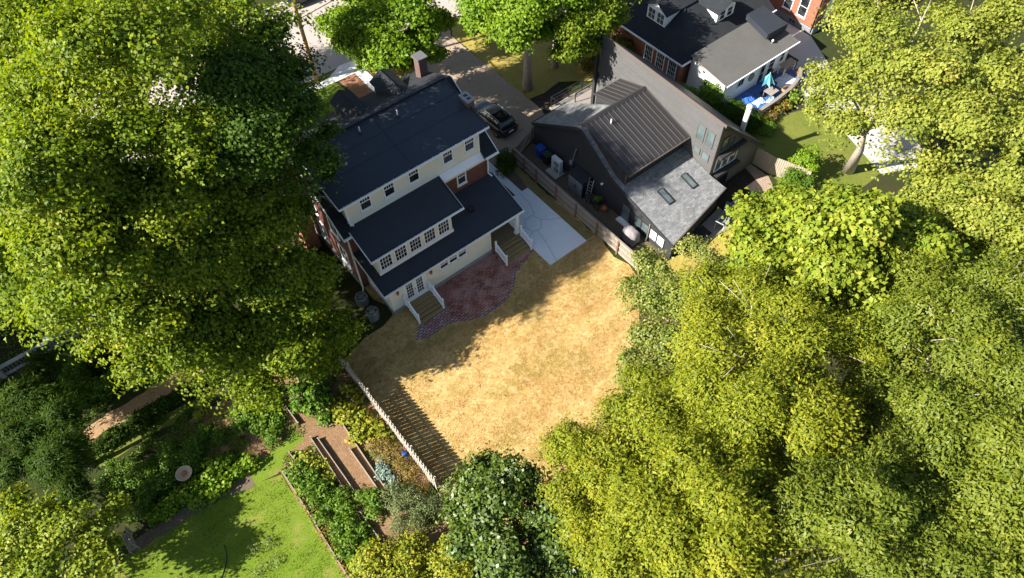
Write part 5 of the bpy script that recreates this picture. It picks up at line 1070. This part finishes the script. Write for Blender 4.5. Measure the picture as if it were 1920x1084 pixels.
LOBES['oakA'] = [(x, y, z, r * 1.22) for x, y, z, r in LOBES['oakA']]; LOBES['streetmaple'] = [(x, y, z, r * 1.15) for x, y, z, r in LOBES['streetmaple']]
def shift(k, dz=0): return [(x, y, z + dz, r) for x, y, z, r in LOBES[k]]
tree('maple_tree', 'broad green maple beside the brick house, its lower boughs over the picket fence end', (1.5, 28.5), LOBES['A'], LM, L=.2, W=.15, dens=77, tr=.45, clump=.9, holes=(4.2, -.48), gap=.62)
tree('maple_tree', 'dark green maple whose boughs touch the left end of the black roof', (5.2, 34.0), LOBES['B'], LD, L=.2, W=.145, dens=73, tr=.42, clump=.9, holes=(5.0, -.48), gap=.65)
tree('maple_tree', 'tall maple in the upper left corner between the street and the other maples', (1.0, 40.0), LOBES['C'], LM, L=.2, W=.145, dens=69, tr=.42, clump=.9, holes=(5.0, -.48), gap=.65)
tree('maple_tree', 'green maple at the left edge of the picture above the balustrade', (-7.0, 36.0), LOBES['D'], LM, L=.2, W=.145, dens=69, tr=.4, clump=.9, holes=(5.0, -.48), gap=.65)
tree('street_tree', 'bright green young tree in the mulch bed by the sidewalk', (24.8, 45.4), shift('streetmaple', -.9), LS, L=.24, W=.18, n_sub=9, dens=89, tr=.16, clump=.5, under=False, gap=.55)
tree('shade_tree', 'tall tree with a thick pale trunk beside the driveway apron', (30.84, 37.3), shift('oakA', .6), LS, L=.22, W=.16, n_sub=9, dens=94, tr=.38, bk=palebark, under=False, clump=.5, gap=.5, lean=[(30.86, 37.32, 3.5), (30.7, 37.3, 6.5), (30.1, 37.5, 9)])
tree('shade_tree', 'smaller trunked tree behind the driveway tree, near the charcoal tower', (34.5, 38.0), shift('oakB', -.6), LM, L=.22, W=.16, n_sub=9, dens=89, tr=.28, under=False, clump=.5, gap=.5, bk=palebark, lean=[(34.5, 38.0, 3.5), (34.3, 37.6, 6), (33.6, 36, 8)])
tree('maple_tree', 'large leaved yellow green maple right of the shingled roof', (27.6, 8.0), LOBES['maple'], LY, L=.27, W=.22, dens=51, tr=.32, clump=.8, holes=(3.6, -.72), zj=.8, rk=.95, gap=.6, under=True)
tree('viburnum', 'grey green small leaved tree at the end of the board fence', (21.3, 12.2), LOBES['viburnum'], LV, L=.18, W=.11, dens=83, tr=.16, clump=.4, holes=(2.6, -.72), gap=.8)
tree('locust_tree', 'yellow tinged locust with bare pale twigs in the middle right', (18.3, 6.0), LOBES['locustA'], LL, bk=palebark, L=.175, W=.078, dens=151, style='frond', tr=.26, clump=.72, show=.45, limbs=12, holes=(3.4, -.6), zj=1.6, rk=.9, gap=.62, under=True)
tree('locust_tree', 'feathery locust along the lower edge of the straw lawn', (11.8, 5.0), LOBES['locustB'], LL, L=.175, W=.078, dens=151, style='frond', tr=.24, clump=.72, holes=(3.4, -.6), zj=1.6, rk=.9, gap=.62, under=True)
tree('locust_tree', 'feathery green locust at the right edge with pale forked branches', (24.0, 1.5), LOBES['locustC'], leafmat('green_locust_leaves', [(.055, .09, .010), (.108, .145, .014), (.165, .19, .02), (.23, .235, .03)], .36), bk=palebark, L=.175, W=.078, dens=151, style='frond', tr=.26, clump=.72, show=.45, limbs=11, holes=(3.4, -.6), zj=1.6, rk=.9, gap=.62, under=True)
tree('locust_tree', 'feathery locust filling the lower right corner', (15.8, -1.0), LOBES['locustD'], leafmat('green_locust_leaves', [], .36), L=.175, W=.078, dens=151, style='frond', tr=.26, clump=.72, holes=(3.4, -.6), zj=1.6, rk=.9, gap=.62, under=True)
tree('plane_tree', 'wide pale yellow green tree with a leaning trunk by the right driveway', (43.7, 14.2), LOBES['topright'], LT, bk=palebark, L=.2, W=.15, dens=80, tr=.36, lean=[(42.6, 13.8, 3.2), (41.2, 13.6, 5.6), (41.5, 13.4, 8.5)], holes=(4.5, -.72), zj=.8, rk=.95, gap=.62, clump=.8)
tree('plane_tree', 'pale green tree at the right edge below the leaning tree', (36.5, 4.0), LOBES['midright'], LT, L=.2, W=.15, dens=80, tr=.28, holes=(4.5, -.72), zj=.8, rk=.95, gap=.62, clump=.8)
tree('holly_tree', 'glossy dark green holly at the bottom of the straw lawn', (6.3, 8.6), LOBES['holly'], LH, L=.24, W=.15, dens=69, tr=.18, clump=.4)
tree('ornamental_tree', 'rounded yellow green tree in the lower left corner', (-11.2, 21.4), LOBES['corner'], LY, L=.2, W=.14, dens=69, tr=.16, clump=.4)
tree('cypress_tree', 'dark feathery evergreen at the left edge beside the garden paths', (-10.3, 27.8), LOBES['cedar'], LC, L=.3, W=.06, dens=116, style='frond', tr=.2, clump=.5)
tree('dark_tree', 'big dark tree standing left of the picture edge, shading the garden paths', (-19.5, 37), [(-21, 39, 12, 2.8), (-20, 37, 9, 2.4), (-22.5, 37.5, 10, 2.4), (-22, 42, 8, 2.5), (-24, 43.5, 9.5, 2.5), (-20, 42.5, 6.5, 2.2), (-19, 44, 9, 2.4)], LD, dens=44, tr=.35)
tree('dark_tree', 'small dark tree in deep shade beyond the balustrade', (-11.5, 41), [(-11.5, 40.5, 3.5, 2), (-13.5, 41, 3, 1.8), (-9.6, 41.5, 3, 1.8), (-12, 43, 4, 2), (-15, 43, 3, 2)], LD, dens=38, tr=.18)
tree('dark_tree', 'low dark tree glimpsed under the right side canopy', (33.0, 9.5), [(32.5, 9.6, 3, 1.7), (34.2, 8.8, 3.4, 1.8), (31.2, 8.4, 2.8, 1.6), (33.2, 7.4, 3.2, 1.7), (35.8, 7.6, 3.2, 1.7)], LD, dens=38, tr=.18)

# ================================================================ SHRUBS AND GARDEN PLANTS
def plant_mesh(name, lobes, m, L, W, dens, style='broad', clump=.28, stem=True):
    P, Nn, T, A = lobe_leaves(lobes, L, W, dens, clump, style, zcut=-.6)
    k = P[:, 2] > .03; P, Nn, T, A = P[k], Nn[k], T[k], A[k]; n = len(P)
    return leaf_object(name, P, Nn, rng.uniform(.7, 1.3, n) * L, rng.uniform(.7, 1.25, n) * W, T, m, axis=A if style == 'frond' else None)
def shrub(name, label, cat, x, y, r, h, m, L=.15, W=.1, dens=110, style='broad', group=None, clump=.28, z0=0):
    n = max(3, int(4 * r / .5)) if r > .35 else 2
    lb = [(random.uniform(-.55, .55) * r, random.uniform(-.55, .55) * r, random.uniform(.35, .8) * h, min(r * .55, h * .5)) for _ in range(n)] + [(0, 0, h * .42, min(r * .95, h * .62))]*2
    o = plant_mesh(name, lb, m, L, W, dens, style, clump); o.location = (x, y, z0)
    return tag(o, label, cat, group)
def row(name, label, cat, pts, m, r, h, group, protos=3, **k):
    src = []
    for i, (x, y) in enumerate(pts):
        if i < protos: src.append(shrub(name, label, cat, x, y, r, h, m, group=group, **k)); continue
        s = random.uniform(.8, 1.2); dup(src[i % protos], (x, y, 0), random.uniform(0, 6.28), (s, s, s * random.uniform(.85, 1.15)))
def line(a, b, n, j=.12): return [(a[0] + (b[0] - a[0]) * k / (n - 1) + random.uniform(-j, j), a[1] + (b[1] - a[1]) * k / (n - 1) + random.uniform(-j, j)) for k in range(n)]
row('hedge_bush', 'dark green bush in the long hedge row behind the tan chip path', 'bush', line((-9.2, 32.4), (-2.6, 31.7), 10), LB, .6, .9, 'hedge row behind the chip path')
row('hedge_bush', 'low dark bush in the hedge row in front of the tan chip path', 'bush', line((-9.4, 28.5), (-2.2, 28.6), 13), LC, .48, .65, 'hedge row in front of the chip path', style='broad')
row('flower_bush', 'mixed flowering bush in the row around the tan bird bath', 'bush', line((-9.4, 25.1), (-5.2, 24.7), 8, .3) + [(-7.2, 24.0), (-5.4, 23.9), (-8.4, 24.1), (-4.4, 25.3), (-3.5, 24.6), (-6.6, 25.6), (-9.0, 23.3)], LB, .5, .7, 'flowering bushes around the bird bath')
row('bean_plant', 'bright green leafy plant in the two rows along the lawn edge', 'plant', line((-8.4, 22.35), (-3.9, 22.75), 10) + line((-6.2, 21.75), (-2.9, 21.85), 8), LS, .42, .6, 'bright green rows along the lawn edge', L=.2, W=.16, dens=60)
for x, y, r, h, m, lab in ((-8.6, 33.9, .9, 1.2, LB, 'broad green bush below the balustrade end'), (-7.0, 34.3, 1.0, 1.4, LD, 'dark green bush between the balustrade and the hedge row'), (-11.2, 34.4, 1.1, 1.3, LC, 'dark bush at the left edge under the balustrade'), (-5.6, 33.6, .7, .9, LO, 'yellow green bush at the end of the hedge row by the maples'), (-3.7, 26.6, .35, .6, LQ, 'small lime green plant on the bare garden dirt'), (-10.9, 36.2, .5, .6, LO, 'small reddish plant at the balustrade foot')):
    shrub('garden_bush', lab, 'bush', x, y, r, h, m)
row('vegetable_plant', 'broad leaved green vegetable plant in the patch below the maple boughs', 'plant', [(1.6, 24.2), (2.2, 23.4), (1.7, 22.6), (2.4, 22.4), (2.9, 23.2), (1.2, 23.3), (3.2, 24.2), (2.6, 24.9), (1.9, 21.6)], LB, .5, .6, 'vegetables below the maple boughs', L=.22, W=.18, dens=50)
row('squash_plant', 'lime yellow squash plant sprawling along the picket fence', 'plant', [(3.0, 21.7), (3.6, 21.1), (3.1, 20.7), (3.8, 20.3), (3.3, 19.9), (3.9, 19.5), (3.5, 19.0), (4.1, 18.7), (2.9, 21.0), (4.2, 21.5), (3.0, 19.3), (4.1, 22.4)], LQ, .46, .5, 'squash plants along the picket fence', L=.24, W=.2, dens=42)
row('dry_plant', 'brownish drying plant near the lower end of the picket fence', 'plant', [(3.9, 17.9), (3.6, 17.2), (4.2, 17.0), (3.9, 16.2), (4.3, 15.4), (3.8, 15.1), (3.4, 18.1), (4.0, 14.3)], LR, .42, .5, 'drying plants near the fence end', L=.14, W=.05, dens=110)
row('kale_plant', 'blue grey kale plant beside the bare soil bed', 'plant', [(3.05, 16.9), (2.95, 16.3), (3.0, 15.7), (2.75, 16.6)], LK, .26, .35, 'blue grey kale plants', L=.22, W=.12, dens=60)
row('sage_bush', 'grey green airy herb bush near the bottom of the garden', 'bush', [(2.6, 14.9), (3.2, 14.2), (2.5, 13.9), (3.4, 13.3), (1.9, 13.2), (2.8, 12.9), (4.1, 12.9)], LA, .62, 1.0, 'grey green herb bushes', L=.12, W=.05, dens=130)
row('strawberry_plant', 'low lime green plant on the left vegetable bed near the grass path', 'plant', [(-.25, 20.0), (.15, 19.6), (-.1, 19.2), (.3, 18.9), (.2, 18.3), (.4, 17.9), (-.45, 20.3)], LQ, .3, .3, 'low lime plants on the left bed', L=.16, W=.13, dens=60)
row('vegetable_plant', 'tall dark green vegetable plant crowding the left bed by the lawn', 'plant', [(-1.0, 19.6), (-1.2, 18.9), (-.6, 18.9), (-.9, 18.2), (-.3, 17.6), (-1.0, 17.4), (.2, 16.9), (-.5, 16.7), (-1.1, 16.4), (.1, 16.0), (-.6, 15.7), (-.1, 15.0), (-1.0, 15.1), (.2, 14.3), (-.6, 14.1), (-1.2, 13.9), (.1, 13.3), (-.7, 12.9), (1.3, 15.9), (1.7, 15.3), (1.3, 14.8)], LB, .43, .65, 'tall vegetables on the left bed', L=.17, W=.11, dens=85)
row('marigold_plant', 'small orange and yellow flowering plant along the lawn side timber', 'flower', [(-1.45, 18.6), (-1.5, 17.6), (-1.45, 16.9), (-1.5, 15.6), (-1.5, 14.8), (-1.45, 14.0), (-1.55, 13.2)], LO, .24, .32, 'marigolds along the lawn edging', L=.11, W=.08, dens=120)
row('vegetable_plant', 'leafy plant in the small far bed left of the grass path', 'plant', [(-1.4, 24.6), (-.8, 24.0), (-1.4, 23.5), (-.6, 23.1), (-1.0, 22.6), (-.1, 24.3), (-.2, 23.4), (-1.8, 25.3), (-.4, 25.2), (.3, 25.0), (-2.1, 24.3)], LB, .5, .6, 'plants in the small far bed', L=.18, W=.13, dens=70)
row('lawn_weed', 'grey green weed clump growing in the bright lawn', 'weed', [(-4.95, 17.2), (-4.1, 17.1), (-5.25, 16.1), (-4.4, 16.0)], LA, .3, .25, 'weed clumps in the bright lawn', L=.12, W=.05, dens=120)
for i, (k, bx) in enumerate((((-.3, 12), 0), ((1.4, 11.3), 1), ((2.9, 9.8), 2), ((.6, 10.0), 3), ((2.2, 8.2), 4), ((-1.4, 11.2), 5))):
    shrub('golden_shrub', 'golden yellow shrub at the bottom edge left of the holly', 'shrub', k[0], k[1], 1.15, 2.2, LG, L=.17, W=.11, dens=75, group='golden shrubs at the bottom edge', clump=.35)
# around the other houses
for x, y, r, h, m, st, lab in ((40.3, 16.2, 1.0, 2.6, LS, 'broad', 'upright bright green shrub at the end of the pale board fence'), (38.9, 15.6, 1.0, 1.6, LB, 'frond', 'feathery dark shrub below the pale board fence'), (36.2, 14.8, .7, 1.0, LY, 'broad', 'yellow green shrub beside the curved brick path'), (35.9, 17.0, .35, .45, LB, 'broad', 'small green plant on the dark mulch near the white slab'),
                               (41.2, 22.3, 1.0, 2.2, LC, 'frond', 'dark evergreen shrub beside the white flue pipe'), (40.4, 23.9, 1.1, 2.4, LC, 'frond', 'tall evergreen shrub between the tower and the white wing'), (40.6, 25.8, 1.0, 2.4, LB, 'broad', 'green shrub against the left wall of the white wing'), (39.5, 27.6, .9, 2.0, LB, 'broad', 'climbing green shrub by the brick wall corner'), (39.2, 24.6, .8, 1.6, LD, 'broad', 'dark low shrub in the gap behind the tower'),
                               (40.0, 35.0, .8, 2.6, LO, 'broad', 'orange leaved creeper climbing the brick wall under the dormer'), (39.9, 36.4, .7, 2.2, LR, 'broad', 'reddish shrub at the street end of the brick wall'), (36.2, 35.6, .8, 2.0, LO, 'broad', 'orange tinted shrub at the far corner of the tower'), (37.6, 37.2, 1.0, 2.4, LD, 'broad', 'dark shrub under the shade trees near the tower'), (23.95, 31.6, .8, .9, LD, 'broad', 'dark shrub at the gate end of the board fence'), (23.3, 30.9, .6, .7, LD, 'broad', 'low dark shrub between the walkway and the gate'),
                               (42.6, 22.0, .5, .8, LQ, 'frond', 'lime grassy plant at the left end of the plank fence'), (43.6, 21.8, .55, .7, LR, 'frond', 'dry grassy plant in the flower bed'), (44.7, 21.9, .5, .6, LO, 'broad', 'orange flowering plant in the flower bed'), (45.7, 21.9, .5, .6, LO, 'broad', 'yellow flowering plant at the lawn corner of the flower bed'), (46.6, 22.0, .5, .7, LB, 'broad', 'green leafy plant at the right end of the flower bed'), (42.0, 21.2, .9, .9, LB, 'frond', 'arching grass clump on the shaded lawn'),
                               (5.9, 27.5, .6, .8, LD, 'broad', 'dark bush in shade between the picket fence and the air conditioners'), (7.6, 30.0, .6, 1.0, LD, 'broad', 'dark bush against the brick side wall'), (7.4, 32.2, .7, 1.2, LD, 'broad', 'dark bush below the brick chimney'), (5.25, 13.5, .35, .8, LA, 'broad', 'small grey green bush at the lower end of the picket fence'), (25.1, 16.8, .5, .8, LB, 'broad', 'small bush at the near end of the board fence')):
    shrub('shrub', lab, 'shrub', x, y, r, h, m, style=st, L=.2 if st == 'frond' else .17, W=.06 if st == 'frond' else .12, dens=110 if st == 'frond' else 80)
p = pot((26.7, 23.85, .01), 'dark plant pot with a spiky green plant in the side court', black, .2, .3)
P, Nn, T, A = lobe_leaves([(26.7, 23.85, .55, .28)], .3, .05, 160, .2, 'frond'); leaf_object('foliage', P, Nn, .34, .05, T, LB, p, (26.7, 23.85, .01), A)
p = pot((26.5, 23.1, .01), 'orange and yellow pot beside the charcoal wall', yellowp, .2, .3)
MB().lathe(26.5, 23.1, [(.19, .26), (.21, .28), (.21, .36), (.12, .42), (.03, .44)], 16).build('lid', terracotta, p, True)

# ground cover nobody could count
def cover_sheet(name, label_kind, regions, m, L, W, n, h=.12, style=None):
    Ps = []
    for x0, x1, y0, y1, w8 in regions:
        k = int(n * w8); Ps.append(np.stack([rng.uniform(x0, x1, k), rng.uniform(y0, y1, k), rng.uniform(.01, h, k)], 1))
    P = np.concatenate(Ps); P = P[patch(P * (1, 1, 0), 1.6) > -.35]; k = len(P); Nn = rng.normal(size=(k, 3)) * (.5, .5, .2) + np.array([-.1, 0, .7]); T = np.clip(rng.normal(.5, .25, k), 0, 1)
    o = leaf_object(name, P, Nn, rng.uniform(.6, 1.4, k) * L, rng.uniform(.7, 1.3, k) * W, T, m); o['kind'] = 'stuff'
cover_sheet('garden_weeds', 0, [(2.7, 4.6, 12, 26.5, .8), (-1.7, .6, 11, 26.5, 1.0), (-10, -2.3, 30.8, 33.5, 1), (-10, -2.3, 23.0, 25.8, 1.0), (-9, -3, 21.9, 23, .5), (-12, -4.8, 33, 37, .9), (-10.5, -4, 25.6, 29.2, 1.2), (-14, -6, 37.5, 42, .5)], LB, .13, .06, 7000, .16)
cover_sheet('fallen_leaves', 0, [(5, 24, 6, 25, .45), (22, 34, 33.5, 47, .6), (-9, 4, 21, 32, .8), (24.7, 27, 18, 31, .3), (31, 38, 15.8, 19.4, .25)], LR, .10, .075, 1300, .02)
def grass_blades(name, regions, m, n, h, w=.02):
    Ps = []
    for poly, w8 in regions:
        k = int(n * w8); a = np.array(poly); lo, hi = a.min(0), a.max(0); p = rng.uniform(lo, hi, size=(k * 2, 2))
        ins = np.zeros(len(p), bool); j = len(a) - 1
        for i in range(len(a)):
            c = ((a[i, 1] > p[:, 1]) != (a[j, 1] > p[:, 1])) & (p[:, 0] < (a[j, 0] - a[i, 0]) * (p[:, 1] - a[i, 1]) / (a[j, 1] - a[i, 1] + 1e-9) + a[i, 0]); ins ^= c; j = i
        Ps.append(p[ins][:k])
    p = np.concatenate(Ps); z3 = np.concatenate([p, np.zeros((len(p), 1))], 1); pn = patch(z3, 3.4) * .6 + patch(z3 + 50, 1.1) * .5; keep = pn + rng.normal(0, .35, len(p)) > -.15; p = p[keep]; pn = pn[keep]
    k = len(p); P = np.concatenate([p, rng.uniform(.2, .5, (k, 1)) * h], 1)
    Nn = np.concatenate([rng.normal(size=(k, 2)), rng.uniform(.1, .9, (k, 1))], 1); up = np.concatenate([rng.normal(size=(k, 2)) * .7, np.ones((k, 1))], 1)
    o = leaf_object(name, P, Nn, rng.uniform(.6, 1.4, k) * h, w, np.clip(rng.normal(.5, .22, k) - pn * .22, 0, 1), m, axis=up); o['kind'] = 'stuff'
SG = leafmat('straw_blades', [(.20, .12, .035), (.33, .20, .06), (.44, .28, .095), (.52, .36, .15), (.24, .19, .04)], .25)
GG = leafmat('green_blades', [(.06, .10, .008), (.105, .155, .012), (.15, .20, .018), (.22, .24, .03)], .3)
grass_blades('straw_grass', [([(4.95, 2), (24.3, 8), (24.3, 21.7), (20, 21.6), (16, 21.2), (12, 22), (9.4, 22.3), (9.2, 25), (4.95, 25)], 1)], SG, 130000, .085, .016)
grass_blades('lawn_grass', [([(-1.9, 20), (-2, 8), (-18, 8), (-18, 21), (-6, 21.2), (-3.4, 20.6)], 1)], GG, 45000, .09, .025)
